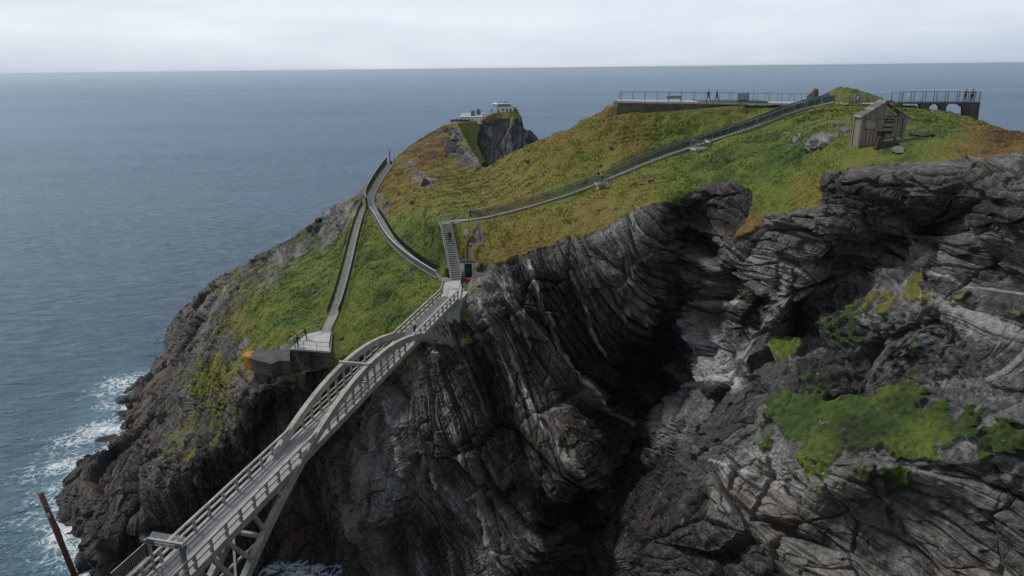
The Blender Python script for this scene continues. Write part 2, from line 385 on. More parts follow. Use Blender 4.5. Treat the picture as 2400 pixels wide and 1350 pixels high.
def make_land(name, ctrl, skyline, x0, x1, ybot, ncol, nrow, back, masks, rock_amp=1.0):
    f = rbf(ctrl)
    xs = np.linspace(x0, x1, ncol)
    if x1 == 2600: xs = np.concatenate([np.linspace(x0, 2520, ncol - 90), np.linspace(2530, 3350, 90)])
    top = np.interp(xs, [p[0] for p in skyline], [p[1] for p in skyline])
    t = np.linspace(0, 1, nrow)[:, None]
    # grid rows follow a smoothed crest line and are pinned to the true one, so they never shear at steps of the crest
    win = max(3, int(55 / (xs[1] - xs[0]))); pad = np.pad(top, win, mode='edge')
    low_ = np.min(np.stack([pad[k:k + ncol] for k in range(0, 2 * win + 1, 2)]), 0); pad = np.pad(low_, win, mode='edge')
    crest = np.mean(np.stack([pad[k:k + ncol] for k in range(0, 2 * win + 1, 2)]), 0); crest = np.minimum(crest, top)
    PY = np.maximum(ybot + (crest[None] - ybot) * t, top[None]); PX = np.repeat(xs[None], nrow, 0)
    T = f(PX, PY); rx, ry, rz = ray(PX, PY)
    B = np.stack([rx * T, ry * T, ZC + rz * T], -1)
    # the far side of the hill: rolls over the crest and falls to the sea
    nb = len(back); rows = []
    h = B[-1, :, :2] / np.linalg.norm(B[-1, :, :2], axis=1)[:, None]
    slope = (ZC - B[-1, :, 2]) / np.linalg.norm(B[-1, :, :2], axis=1)
    for dist, drop in back:
        r = B[-1].copy(); r[:, :2] += h * dist; r[:, 2] -= np.maximum(drop, slope * dist + .25 * dist ** .9)
        rows.append(r)
    if nb:
        B = np.concatenate([B, np.array(rows)], 0)
        PX = np.concatenate([PX, np.repeat(xs[None], nb, 0)], 0); PY = np.concatenate([PY, np.repeat(top[None], nb, 0)], 0)
    nr = nrow + nb
    du = np.gradient(B, axis=1); dv = np.gradient(B, axis=0)
    N = np.cross(du, dv); N /= np.linalg.norm(N, axis=2)[..., None] + 1e-9
    P = B.reshape(-1, 3).astype(np.float32); U = PX.ravel().astype(np.float32); V = PY.ravel().astype(np.float32); N = N.reshape(-1, 3)
    A = masks(P, U, V, N)
    rm = A['grass'] < .62
    D = np.zeros(len(P), np.float32); HU = np.zeros(len(P), np.float32)
    d, hu, bd_ = rock_relief(P[rm], U[rm], V[rm]); D[rm] = d * rock_amp; HU[rm] = hu; A['bed'] = np.full(len(P), .5, np.float32); A['bed'][rm] = bd_
    g = sstep(.35, .62, A['grass'])
    tus = fbm(P * .35, 3, .5, 80) * .45 + (.5 - np.abs(pnoise(P * np.float32(1.1), 84))) * .28 + pnoise(P * 2.6, 85) * .10
    D = (D * (1 - g) * A.get('amp', 1.0) + (tus + .12) * g) * A['keep']
    G = P + N * D[:, None]
    idx = np.arange(nr * ncol).reshape(nr, ncol)
    fc = np.stack([idx[:-1, :-1], idx[:-1, 1:], idx[1:, 1:], idx[1:, :-1]], -1).reshape(-1, 4)
    me = bpy.data.meshes.new(name)
    me.vertices.add(len(G)); me.vertices.foreach_set('co', G.astype(np.float32).ravel())
    me.loops.add(fc.size); me.loops.foreach_set('vertex_index', fc.astype(np.int32).ravel())
    me.polygons.add(len(fc)); me.polygons.foreach_set('loop_start', np.arange(0, fc.size, 4, dtype=np.int32))
    me.update(calc_edges=True); me.polygons.foreach_set('use_smooth', np.ones(len(fc), bool))
    gf = (A['grass'][fc].mean(1) > .45); me.polygons.foreach_set('use_smooth', gf)
    A['hue'] = HU
    for k in ('grass', 'brown', 'vein', 'pale', 'wet', 'rust', 'hue', 'bed'):
        at = me.attributes.new(k, 'FLOAT', 'POINT'); at.data.foreach_set('value', np.asarray(A[k], np.float32) * np.ones(len(P), np.float32))
    me.materials.append(LAND)
    o = bpy.data.objects.new(name, me); COL.objects.link(o); o['kind'] = 'structure'
    return o, dict(G=G.reshape(nr, ncol, 3), N=N.reshape(nr, ncol, 3), A=A, xs=xs, top=crest, nrow=nrow, ybot=ybot, f=f)

GRASS = [
 [(862, 436), (838, 510), (800, 560), (720, 606), (650, 660), (580, 706), (535, 760), (555, 795), (600, 812), (680, 818), (778, 836), (800, 850), (840, 835), (900, 815), (985, 775), (1040, 730), (1078, 690), (1098, 664), (1120, 640), (1140, 612), (1200, 610),
  (1260, 585), (1290, 590), (1340, 565), (1400, 535), (1450, 508), (1500, 488), (1580, 478), (1605, 442), (1650, 430), (1735, 430), (1760, 470), (1745, 520), (1722, 562), (1765, 552), (1830, 500), (1925, 482), (1935, 425), (1960, 400),
  (2050, 388), (2150, 380), (2250, 380), (2400, 352), (2650, 350), (3400, 372), (3400, 150), (1400, 150), (1290, 290), (1130, 370), (1075, 260), (950, 320), (880, 400)],
 [(540, 890), (578, 925), (560, 960), (520, 1010), (484, 1034), (466, 1012), (515, 950)],
 [(600, 882), (660, 866), (780, 845), (790, 872), (700, 884), (640, 898)],
 [(1806, 930), (1880, 900), (1940, 925), (1930, 975), (1990, 960), (2060, 876), (2110, 866), (2235, 910), (2330, 975), (2400, 985), (2650, 1000), (2700, 1040), (2650, 1078), (2400, 1086), (2250, 1080), (2100, 1066), (1990, 1046), (1960, 1100), (1900, 1138), (1882, 1060), (1805, 1040), (1790, 980)],
 [(1918, 752), (2030, 738), (2016, 790), (1930, 812)],
 [(1990, 745), (2060, 690), (2120, 680), (2140, 610), (2175, 620), (2180, 680), (2290, 708), (2450, 712), (2450, 742), (2290, 722), (2190, 706), (2090, 716), (2030, 750)],
 [(2005, 1092), (2100, 1098), (2260, 1150), (2200, 1164), (2060, 1130), (2000, 1130)],
 [(1855, 880), (1920, 836), (1930, 870), (1880, 905)], [(430, 880), (520, 815), (590, 835), (555, 890), (480, 965), (425, 1060), (400, 1045), (450, 945)], [(560, 690), (640, 640), (660, 665), (560, 740), (500, 800), (480, 790)], [(930, 838), (985, 832), (975, 870), (940, 880)], [(2095, 820), (2150, 822), (2150, 845), (2100, 848)],
 [(1085, 700), (1120, 690), (1112, 740), (1092, 820), (1080, 810)], [(2230, 840), (2246, 830), (2240, 905), (2225, 910)],
]
ROCKY = [[(1045, 300), (1082, 292), (1090, 340), (1132, 396), (1095, 396), (1062, 372), (1038, 350)], [(940, 366), (985, 398), (1012, 430), (1004, 452), (965, 412)], [(876, 446), (902, 462), (908, 505), (888, 492)],
         [(1130, 528), (1150, 556), (1118, 575), (1095, 566)], [(1806, 308), (1870, 318), (1880, 336), (1840, 330)], [(1890, 325), (1960, 330), (1950, 352), (1895, 360)]]
BROWN = [(1000, 350, .95), (950, 420, .8), (1050, 450, .5), (1150, 420, .6), (1300, 360, .62), (1480, 290, .7), (1600, 270, .45), (1750, 260, .45), (1350, 450, .42), (1150, 560, .55), (1250, 560, .7), (1190, 600, .8), (1400, 520, .78), (1500, 470, .6), (1560, 410, .4), (1600, 370, .3), (1700, 400, .25),
         (1800, 400, .22), (1850, 360, .22), (1850, 290, .3), (1800, 460, .35), (1900, 470, .7), (1950, 410, .55), (2050, 380, .55), (2250, 370, .65), (2200, 310, .30), (2100, 350, .24), (2350, 350, 1.0), (1000, 560, .3), (950, 620, .26), (1040, 620, .22), (900, 700, .27), (980, 700, .42), (850, 650, .28), (760, 650, .33),
         (700, 720, .26), (600, 740, .42), (560, 760, .6), (840, 790, .5), (900, 820, .6), (1760, 545, .9), (2100, 960, .16), (2300, 1000, .06), (1950, 1080, .34), (2150, 1040, .3), (2000, 1010, .12), (2150, 690, .6), (1970, 760, .05), (1900, 960, .2), (2080, 700, .5), (520, 980, .5), (700, 870, .35), (1100, 740, .5), (2300, 715, .5)]  # lowest values, on the lower ledges, pick the shade-darkened green
PALE = [(2330, 860, .9), (2310, 950, .85), (2300, 770, .6), (2200, 760, .4), (1820, 840, .8), (1720, 930, .6), (1640, 1020, .5), (1760, 880, .7), (2390, 900, .9), (2250, 850, .55), (2360, 700, .5), (2110, 810, .6), (2390, 620, .4), (1960, 850, .4), (2080, 780, .5), (2000, 880, .45), (1900, 860, .1), (2000, 600, .05), (2300, 480, .25), (2300, 640, .3), (1680, 650, .15), (1480, 545, .35), (1150, 690, .25),
        (1200, 850, .1), (1450, 950, 0), (1500, 1100, 0), (1400, 1250, 0), (700, 1000, 0), (600, 1200, 0), (800, 1150, 0), (950, 1150, .2), (1000, 1300, .12), (1250, 1000, .1), (350, 1000, .02), (520, 700, .10), (450, 800, .04), (300, 1200, 0), (2000, 1200, .12), (2250, 1250, .12), (1800, 1300, .05), (1600, 1250, .05),
        (700, 580, .08), (1650, 470, .05), (2050, 480, .05), (1060, 330, .12), (960, 400, .10), (1750, 750, .1)]
VEINS = [([(1163, 645), (1185, 690), (1222, 745), (1246, 810)], 5), ([(1238, 615), (1262, 690), (1285, 760)], 3.5), ([(1285, 735), (1320, 820), (1365, 890), (1412, 955), (1480, 990)], 4), ([(1180, 780), (1225, 880), (1262, 1000), (1305, 1060), (1368, 1112)], 6),
         ([(1045, 960), (1080, 1060), (1110, 1130), (1130, 1230), (1180, 1345)], 3.5), ([(1120, 700), (1150, 780), (1200, 900)], 2.5), ([(1360, 700), (1390, 790), (1425, 835)], 3), ([(1600, 905), (1640, 888), (1700, 880)], 4), ([(1608, 712), (1690, 700)], 3.5), ([(1660, 1075), (1760, 1110), (1870, 1140)], 2.5),
         ([(2150, 640), (2250, 665), (2400, 690)], 2.5), ([(900, 940), (935, 1000), (960, 1090)], 2.5), ([(1470, 740), (1500, 730), (1525, 760)], 9)]
PATHS_PX = dict(
    left=[(763, 776), (777, 752), (788, 725), (812, 640), (835, 545), (851, 492), (858, 484)],
    curve=[(1052, 660), (1035, 652), (985, 622), (945, 592), (915, 560), (893, 522), (874, 490), (867, 470), (880, 440), (902, 405), (916, 386)],
    stairs=[(1072, 655), (1040, 522)], upper=[(1040, 522), (1113, 521), (1300, 468), (1412, 428), (1530, 375), (1640, 340), (1760, 302), (1860, 260), (1950, 236)],
    plat=[(690, 815), (770, 822), (745, 770)], shed=[(1060, 662), (1110, 650)], terr=[(1450, 245), (1900, 243), (2180, 246)], hut=[(1995, 340), (2060, 330), (2120, 320)])
def head_masks(P, U, V, N):
    wu = U + pnoise(P * .22, 30) * 26 + pnoise(P * .8, 31) * 11; wv = V + pnoise(P * .22, 32) * 15 + pnoise(P * .8, 33) * 8
    g = np.full(len(P), -99., np.float32)
    lu, lv = wu + pnoise(P * .35, 36) * 34 + pnoise(P * 1.3, 37) * 12, wv + pnoise(P * .35, 38) * 26 + pnoise(P * 1.3, 39) * 12
    for k, p in enumerate(GRASS): g = np.maximum(g, poly_sdf(wu, wv, p) if k == 0 else poly_sdf(lu, lv, p) * .5 - 2 - 20 * sstep(.08, .40, pnoise(P * .55, 48)) - 9 * sstep(.1, .4, pnoise(P * 1.5, 49)) + pnoise(P * .45, 46) * 15 + pnoise(P * 2.1, 47) * 6)
    for p in ROCKY: g = np.minimum(g, -poly_sdf(wu, wv, p) - 3 + pnoise(P * .7, 34) * 9)
    rim = .22 + .78 * sstep(2, 50, -g)
    soft = np.full(len(P), -99., np.float32)
    for p in ROCKY + [[(1590, 450), (1650, 425), (1750, 425), (1765, 480), (1740, 560), (1660, 560), (1600, 520)]]: soft = np.maximum(soft, poly_sdf(wu, wv, p))
    g = sstep(-13, 12, g)
    # turf also clings to level ledges of the cliffs
    ledge = sstep(.62, .85, N[:, 2]) * sstep(.12, .3, pnoise(P * .16, 35)) * (P[:, 2] > 14) * ((U < 1000) | (U > 1620)) * .8
    g = np.maximum(g, ledge.astype(np.float32))
    nearp = np.full(len(P), 1e9, np.float32)
    for k, l in PATHS_PX.items(): nearp = np.minimum(nearp, line_dist(U, V, l))
    keep = .12 + .88 * sstep(9, 26, nearp)
    vein = np.zeros(len(P), np.float32)
    jx, jy = U + pnoise(P * .5, 40) * 5, V + pnoise(P * .5, 41) * 5
    for l, w in VEINS: vein = np.maximum(vein, sstep(w * 1.8, w * .7, line_dist(jx, jy, l)) * (.55 + .45 * sstep(-.25, .3, pnoise(P * .9, 42))))
    z = P[:, 2]
    return dict(grass=g, brown=idw(wu, wv, BROWN), pale=np.clip(idw(wu, wv, PALE) + pnoise(P * .3, 43) * .25 * (idw(U, V, PALE) > .08), 0, 1), vein=vein * .72,
                wet=sstep(15, 2, z + pnoise(P * .2, 44) * 4), rust=sstep(9, 4, z) * sstep(.5, 2.5, z) * sstep(.0, .3, pnoise(P * .12, 45)), keep=keep, amp=np.minimum(rim, 1 - .68 * sstep(-18, 2, soft)) * np.interp(P[:, 1], [38, 75], [.52, 1.0]) * np.interp(U, [450, 850], [.85, 1.0]) * (1 - .62 * np.exp(-((U - 2330) ** 2 + (V - 860) ** 2) / 2e4)) * (1 - .4 * np.exp(-((U - 1730) ** 2 + (V - 920) ** 2) / 1.5e4)))
head, HL = make_land('headland', parse(CTRL), SKY, 40, 2600, 1480, 1240, 650,
                     [(.6, .2), (1.5, .8), (3, 2), (6, 5), (12, 11), (25, 24), (50, 50), (80, 90)], head_masks)
def land(px, py, up=0.0):
    """point of the headland surface seen at photo position px, py"""
    j = int(np.argmin(np.abs(HL['xs'] - px)))
    t = (py - HL['ybot']) / (HL['top'][j] - HL['ybot']); i = int(np.clip(round(t * (HL['nrow'] - 1)), 0, HL['nrow'] - 1))
    v = HL['G'][i, j]
    return Vector((float(v[0]), float(v[1]), float(v[2]) + up))

# the farther headland with the signal station, and the islet beyond it
CT2 = "1030 300 y 204;1040 420 y 195;1060 291 y 205;1075 300 y 206;1100 330 y 207;1105 400 y 196;1128 284 y 216;1120 330 y 211;1135 360 y 206;1135 396 y 203;1150 270 y 222;1160 310 y 218;1170 350 y 212;1165 400 y 205;1185 262 y 226;1200 300 y 222;1205 350 y 216;1214 262 y 227;1224 290 y 226;1228 340 y 220;1225 420 y 214;1240 420 y 240;1240 330 y 250"
SK2 = [(1000, 330), (1040, 297), (1060, 290), (1100, 287), (1128, 284), (1142, 273), (1160, 266), (1185, 262), (1205, 260), (1214, 263), (1221, 276), (1226, 310), (1230, 345), (1245, 420)]
def st_masks(P, U, V, N):
    wu, wv = U + pnoise(P * .15, 30) * 9, V + pnoise(P * .15, 32) * 7
    g = np.full(len(P), -99., np.float32)
    for p in ([(1000, 270), (1060, 280), (1128, 280), (1122, 330), (1137, 372), (1122, 388), (1090, 372), (1060, 430), (1000, 430)], [(1135, 272), (1185, 255), (1216, 258), (1222, 285), (1205, 275), (1170, 276), (1145, 290)]): g = np.maximum(g, poly_sdf(wu, wv, p))
    return dict(grass=sstep(-3, 4, g), brown=idw(wu, wv, [(1050, 300, .9), (1100, 340, .28), (1110, 300, .45), (1150, 275, .85), (1200, 265, .5)]), pale=np.clip(.18 + pnoise(P * .2, 43) * .3, 0, 1), vein=0 * U, wet=sstep(11, 2, P[:, 2]), rust=0 * U, keep=1 + 0 * U)
st_land, ST = make_land('station_headland', parse(CT2), SK2, 1000, 1245, 430, 260, 170, [(.6, .2), (1.5, .8), (3, 2), (6, 6), (12, 15), (25, 40), (40, 90)], st_masks, .9)
CT3 = "1215 340 y 262;1235 305 y 270;1250 312 y 272;1262 330 y 272;1270 350 y 268;1240 340 y 262;1240 420 y 255;1280 420 y 258;1210 420 y 255"
islet, _i = make_land('far_islet', parse(CT3), [(1200, 330), (1225, 302), (1238, 304), (1250, 312), (1258, 325), (1264, 345), (1290, 420)], 1205, 1285, 425, 70, 70, [(1, .5), (4, 4), (12, 15), (30, 70)], st_masks, .7)

# ------------------------------------------------------------------ sea
def sea_material():
    m, nt, out = new_mat('sea_water'); t = NT(nt)
    P = t.pos(); fo = t.attr('foam')
    geo = t.n('NewGeometry')
    w1 = t.noise(t.mapping(P, (.030, .085, .05), (0, 0, .55)), 1, 4, .55, .4)
    w2 = t.noise(t.mapping(P, (.16, .38, .2), (0, 0, .35)), 1, 5, .6, .5)
    w3 = t.noise(t.mapping(P, (.9, 1.6, 1), (0, 0, .75)), 1, 4, .6, .3)
    big = t.noise(t.mapping(P, (.0011, .0034, .002), (0, 0, .25)), 1, 5, .6, .6)
    h = t.math('ADD', t.math('MULTIPLY', w1, 2.2), t.math('ADD', t.math('MULTIPLY', w2, 1.15), t.math('MULTIPLY', w3, .42)))
    nrm = t.bump(h, 1.0, 1.1)
    turb = t.attr('turb')
    col = t.mix(t.mr(big, .35, .65), (.009, .027, .050), (.015, .040, .070))
    col = t.mix(turb, col, (.06, .16, .19))
    lace = t.n('TexVoronoi', feature='DISTANCE_TO_EDGE')
    dv = t.n('VectorMath', operation='ADD')
    nz = t.n('TexNoise'); t.l(P, nz.inputs['Vector']); nz.inputs['Scale'].default_value = .35; nz.inputs['Detail'].default_value = 5
    sc = t.n('VectorMath', operation='SCALE'); t.l(nz.outputs['Color'], sc.inputs[0]); sc.inputs['Scale'].default_value = 4.5
    t.l(P, dv.inputs[0]); t.l(sc.outputs[0], dv.inputs[1]); t.l(dv.outputs[0], lace.inputs['Vector']); lace.inputs['Scale'].default_value = .55
    net = t.mr(lace.outputs['Distance'], .02, .16, 1, 0)
    fn = t.noise(P, .5, 7, .68, .6)
    solid = t.mr(t.math('ADD', fo, t.math('MULTIPLY', t.math('SUBTRACT', fn, .5), 1.5)), .66, .86)
    thin = t.math('MULTIPLY', t.mr(t.math('ADD', fo, t.math('MULTIPLY', t.math('SUBTRACT', fn, .5), 1.4)), .30, .55), net)
    fm = t.math('MAXIMUM', solid, t.math('MULTIPLY', thin, .8), True)
    caps = t.math('MULTIPLY', t.mr(t.noise(t.mapping(P, (.05, .13, .1), (0, 0, .5)), 1, 6, .7), .73, .78), .35)
    fm = t.math('MAXIMUM', fm, caps, True)
    col = t.mix(fm, col, (.72, .76, .78))
    # wind-roughened water: the mean slope of the waves keeps the mirror share below one half even at grazing angles
    body = t.bsdf(col, .9, nrm, .0)
    gl = t.n('BsdfGlossy'); gl.inputs['Color'].default_value = (.74, .88, 1.0, 1); gl.inputs['Roughness'].default_value = .22; t.l(nrm, gl.inputs['Normal'])
    fr = t.n('Fresnel'); fr.inputs['IOR'].default_value = 1.33; t.l(nrm, fr.inputs['Normal'])
    lane = t.mr(big, .36, .66, .58, 1.0)
    cap = t.math('MULTIPLY', lane, t.math('ADD', t.mr(w2, .34, .66, .50, 1.5), t.mr(w3, .3, .7, -.22, .22)))
    k = t.math('MULTIPLY', t.math('MINIMUM', fr.outputs[0], cap), t.math('SUBTRACT', 1.0, fm))
    ms = t.n('MixShader'); t.l(k, ms.inputs[0]); t.l(body, ms.inputs[1]); t.l(gl.outputs[0], ms.inputs[2])
    t.l(ms.outputs[0], out.inputs['Surface'])
    return m
COAST_PX = [(200, 1400), (198, 1350), (196, 1265), (158, 1180), (195, 1100), (275, 1035), (292, 985), (302, 935), (345, 882)]
def axis_coords(lo, hi, step, far_lo, far_hi, n):
    mid = np.arange(lo, hi, step)
    e = np.linspace(0, 1, n + 1)[1:]
    return np.concatenate([(lo - (np.exp(e * math.log(lo - far_lo + 1)) - 1))[::-1], mid, hi + np.exp(e * math.log(far_hi - hi + 1)) - 1])
def build_sea():
    xs = axis_coords(-190, 40, .9, -90000, 90000, 70); ys = axis_coords(55, 260, .9, -3000, 90000, 80)
    X, Y = np.meshgrid(xs, ys); P = np.stack([X.ravel(), Y.ravel(), 0 * X.ravel()], 1)
    near = np.exp(-np.maximum(0, np.hypot(P[:, 0] + 60, P[:, 1] - 130) - 120) / 120.0)
    rot = np.stack([P[:, 0] * .85 + P[:, 1] * .5, (-P[:, 0] * .5 + P[:, 1] * .85) * 2.4, P[:, 2]], 1)
    P[:, 2] = near * (pnoise(rot * .045, 1) * .35 + pnoise(rot * .14, 2) * .16)
    coast = [tuple(atz(x, y, 0.0)[:2]) for x, y in COAST_PX]
    d = line_dist(P[:, 0], P[:, 1], coast)
    blob = np.zeros(len(P))
    for (x, y), r, a in (((290, 900), 9, .75), ((235, 1010), 8, .9), ((180, 1030), 9, .55), ((120, 1155), 8, .5), ((160, 1090), 6, .8), ((172, 1240), 7, .95), ((125, 1245), 6, .5), ((130, 1300), 5, .5), ((188, 1300), 5, .8), ((75, 1110), 6, .45), ((60, 1225), 7, .4), ((700, 1342), 5, .8), ((770, 1345), 4, .6), ((640, 1338), 4, .6), ((260, 950), 6, .5)):
        c = atz(x, y, 0.0); blob = np.maximum(blob, a * np.exp(-((P[:, 0] - c.x) ** 2 + (P[:, 1] - c.y) ** 2) / (.75 * r * r)))
    n = fbm(P * .10, 3, .55, 9)
    foam = np.clip(np.maximum(np.exp(-d / 2.8) * .95, blob) + n * .25 * (blob > .1), 0, 1)
    turb = np.clip(np.exp(-d / 7.0) * .9 + blob * .35, 0, 1)
    idx = np.arange(len(P)).reshape(X.shape)
    fc = np.stack([idx[:-1, :-1], idx[:-1, 1:], idx[1:, 1:], idx[1:, :-1]], -1).reshape(-1, 4)
    me = bpy.data.meshes.new('sea'); me.vertices.add(len(P)); me.vertices.foreach_set('co', P.astype(np.float32).ravel())
    me.loops.add(fc.size); me.loops.foreach_set('vertex_index', fc.astype(np.int32).ravel())
    me.polygons.add(len(fc)); me.polygons.foreach_set('loop_start', np.arange(0, fc.size, 4, dtype=np.int32))
    me.update(calc_edges=True); me.polygons.foreach_set('use_smooth', np.ones(len(fc), bool))
    for k, v in (('foam', foam), ('turb', turb)):
        at = me.attributes.new(k, 'FLOAT', 'POINT'); at.data.foreach_set('value', v.astype(np.float32))
    me.materials.append(sea_material())
    o = bpy.data.objects.new('sea', me); COL.objects.link(o); o['kind'] = 'structure'
build_sea()

# ------------------------------------------------------------------ the near mainland slope below the viewpoint
def build_mainland():
    xs = np.linspace(-95, 120, 130); ys = np.linspace(-70, 42, 80); X, Y = np.meshgrid(xs, ys)
    P = np.stack([X.ravel(), Y.ravel(), 0 * X.ravel()], 1)
    z = 71.0 - 1.38 * np.maximum(0, P[:, 1] - .2) - np.maximum(0, -P[:, 0] - 35) * .75
    z = z + np.minimum(0, fbm(P * .12, 4, .55, 3) * 2.0 - .6) + np.where(P[:, 1] < -4, fbm(P * .05, 3, .5, 4) * 2.0, 0)
    P[:, 2] = np.maximum(z, -4)
    idx = np.arange(len(P)).reshape(X.shape); fc = np.stack([idx[:-1, :-1], idx[:-1, 1:], idx[1:, 1:], idx[1:, :-1]], -1).reshape(-1, 4)
    me = bpy.data.meshes.new('mainland'); me.from_pydata(P.tolist(), [], fc.tolist()); me.update()
    for k, v in (('grass', (P[:, 1] < 3) * 1.0), ('brown', .4), ('vein', 0), ('pale', 0), ('wet', 0), ('rust', 0), ('hue', .5), ('bed', .5)):
        at = me.attributes.new(k, 'FLOAT', 'POINT'); at.data.foreach_set('value', (np.zeros(len(P)) + v).astype(np.float32))
    me.materials.append(LAND); o = bpy.data.objects.new('mainland', me); COL.objects.link(o); o['kind'] = 'structure'
build_mainland()

# ------------------------------------------------------------------ object helpers
def streaked(name, a, b, dirt):
    m, nt, out = new_mat(name); t = NT(nt); P = t.pos()
    c = t.mix(t.mr(t.noise(P, .9, 6, .65, .4), .35, .65), a, b)
    st = t.noise(t.mapping(P, (2.2, 2.2, .35)), 1.6, 5, .7, .2)
    c = t.mix(t.mr(st, .52, .70, 0, .75), c, dirt)
    c = t.mix(t.mr(t.noise(P, 7, 4, .7), .58, .70, 0, .7), c, (.47, .46, .42))
    c = t.mix(t.mr(t.noise(P, 2.7, 5, .7), .63, .70, 0, .5), c, (.20, .13, .07))
    t.l(t.bsdf(c, .88, t.bump(t.noise(P, 9, 5, .65), .5, .03), .25), out.inputs['Surface']); return m
M = dict(
    concrete=streaked('weathered_concrete', (.40, .385, .345), (.25, .24, .21), (.12, .112, .095)),
    concrete_pale=simple('pale_concrete', (.46, .45, .43), (.33, .32, .31), 1.5, .85, .3),
    concrete_dark=simple('dark_stained_concrete', (.085, .08, .078), (.042, .04, .04), .9, .85, .4, speck=(.22, .21, .20)),
    wallc=simple('stained_concrete_wall', (.17, .165, .155), (.085, .08, .076), .7, .88, .4, stretch=(3, 3, .5), speck=(.26, .25, .24)),
    asphalt=simple('walkway_asphalt', (.30, .285, .30), (.215, .205, .218), .5, .85, .15),
    path=simple('path_tarmac', (.215, .21, .22), (.15, .145, .15), .6, .85, .2),
    pathc=simple('path_concrete', (.29, .28, .265), (.18, .172, .162), 1.1, .88, .4, speck=(.28, .27, .25)),
    galv=simple('galvanised_steel', (.33, .35, .36), (.20, .22, .23), 2.0, .45, 0, .7, .5),
    galvmesh=simple('galvanised_wire', (.34, .37, .38), (.24, .27, .28), 2.0, .5, 0, .5, .5),
    greenmesh=simple('green_coated_wire', (.035, .075, .055), (.02, .045, .034), 2.0, .55),
    greenrail=simple('green_painted_rail', (.05, .20, .15), (.03, .12, .09), 2.0, .5),
    beige=simple('beige_painted_rail', (.48, .44, .32), (.36, .33, .24), 2.0, .6),
    darkpost=simple('dark_painted_steel', (.025, .03, .035), (.015, .018, .02), 3.0, .5),
    white=simple('white_paint', (.82, .82, .80), (.66, .66, .64), 1.0, .7, .1),
    signw=simple('white_sign_face', (.70, .71, .70), (.60, .61, .61), 2.0, .5),
    letter=simple('black_lettering', (.02, .02, .02), (.03, .03, .03), 2.0, .5),
    roofd=simple('dark_felt_roof', (.045, .047, .05), (.025, .027, .03), 2.0, .8, .2),
    roofg=simple('grey_flat_roof', (.36, .37, .38), (.26, .27, .28), .6, .8),
    slateg=simple('grey_render', (.15, .17, .20), (.11, .12, .15), .8, .8),
    doorg=simple('dark_green_door', (.006, .035, .026), (.004, .022, .017), 2.0, .45),
    red=simple('red_paint', (.42, .03, .03), (.28, .02, .02), 3.0, .5),
    dark=simple('dark_opening', (.012, .012, .012), (.008, .008, .008), 2.0, .8),
    glass=simple('dull_glass', (.30, .34, .37), (.25, .29, .32), 1.0, .15, 0, 0, .5),
    wood=simple('silver_weathered_boards', (.255, .235, .205), (.125, .112, .096), 1.6, .9, .5, stretch=(5, 5, .6), speck=(.33, .31, .27)),
    woodb=simple('brown_weathered_boards', (.27, .205, .145), (.14, .10, .07), 1.4, .9, .5, stretch=(5, 5, .6), speck=(.36, .31, .25)),
    woodg=simple('grey_weathered_posts', (.24, .235, .22), (.14, .135, .125), 1.8, .9, .5, stretch=(5, 5, .6)),
    roofw=simple('dark_weathered_roof_boards', (.15, .135, .118), (.08, .07, .06), 1.6, .9, .5, stretch=(4, 1, 4), speck=(.26, .25, .23)),
    ply=simple('peeling_plywood', (.33, .30, .25), (.20, .17, .135), 1.1, .9, .3, stretch=(1, 1, 2), speck=(.12, .08, .05)),
    polew=simple('reddish_timber_pole', (.12, .05, .028), (.075, .05, .034), .8, .85, .4, stretch=(4, 4, .5), speck=(.22, .17, .12)),
    wire=simple('black_cable', (.02, .02, .02), (.03, .03, .03), 2, .6),
    boulder=simple('lichen_boulder', (.20, .195, .19), (.075, .07, .065), 2.2, .9, .8, speck=(.42, .42, .41)),
    boulderd=simple('dark_boulder', (.075, .068, .062), (.035, .032, .03), 2.2, .9, .8, speck=(.16, .155, .15)),
    stone=simple('dry_stone', (.16, .145, .125), (.07, .063, .055), 1.1, .9, .6, speck=(.27, .26, .24)),
)
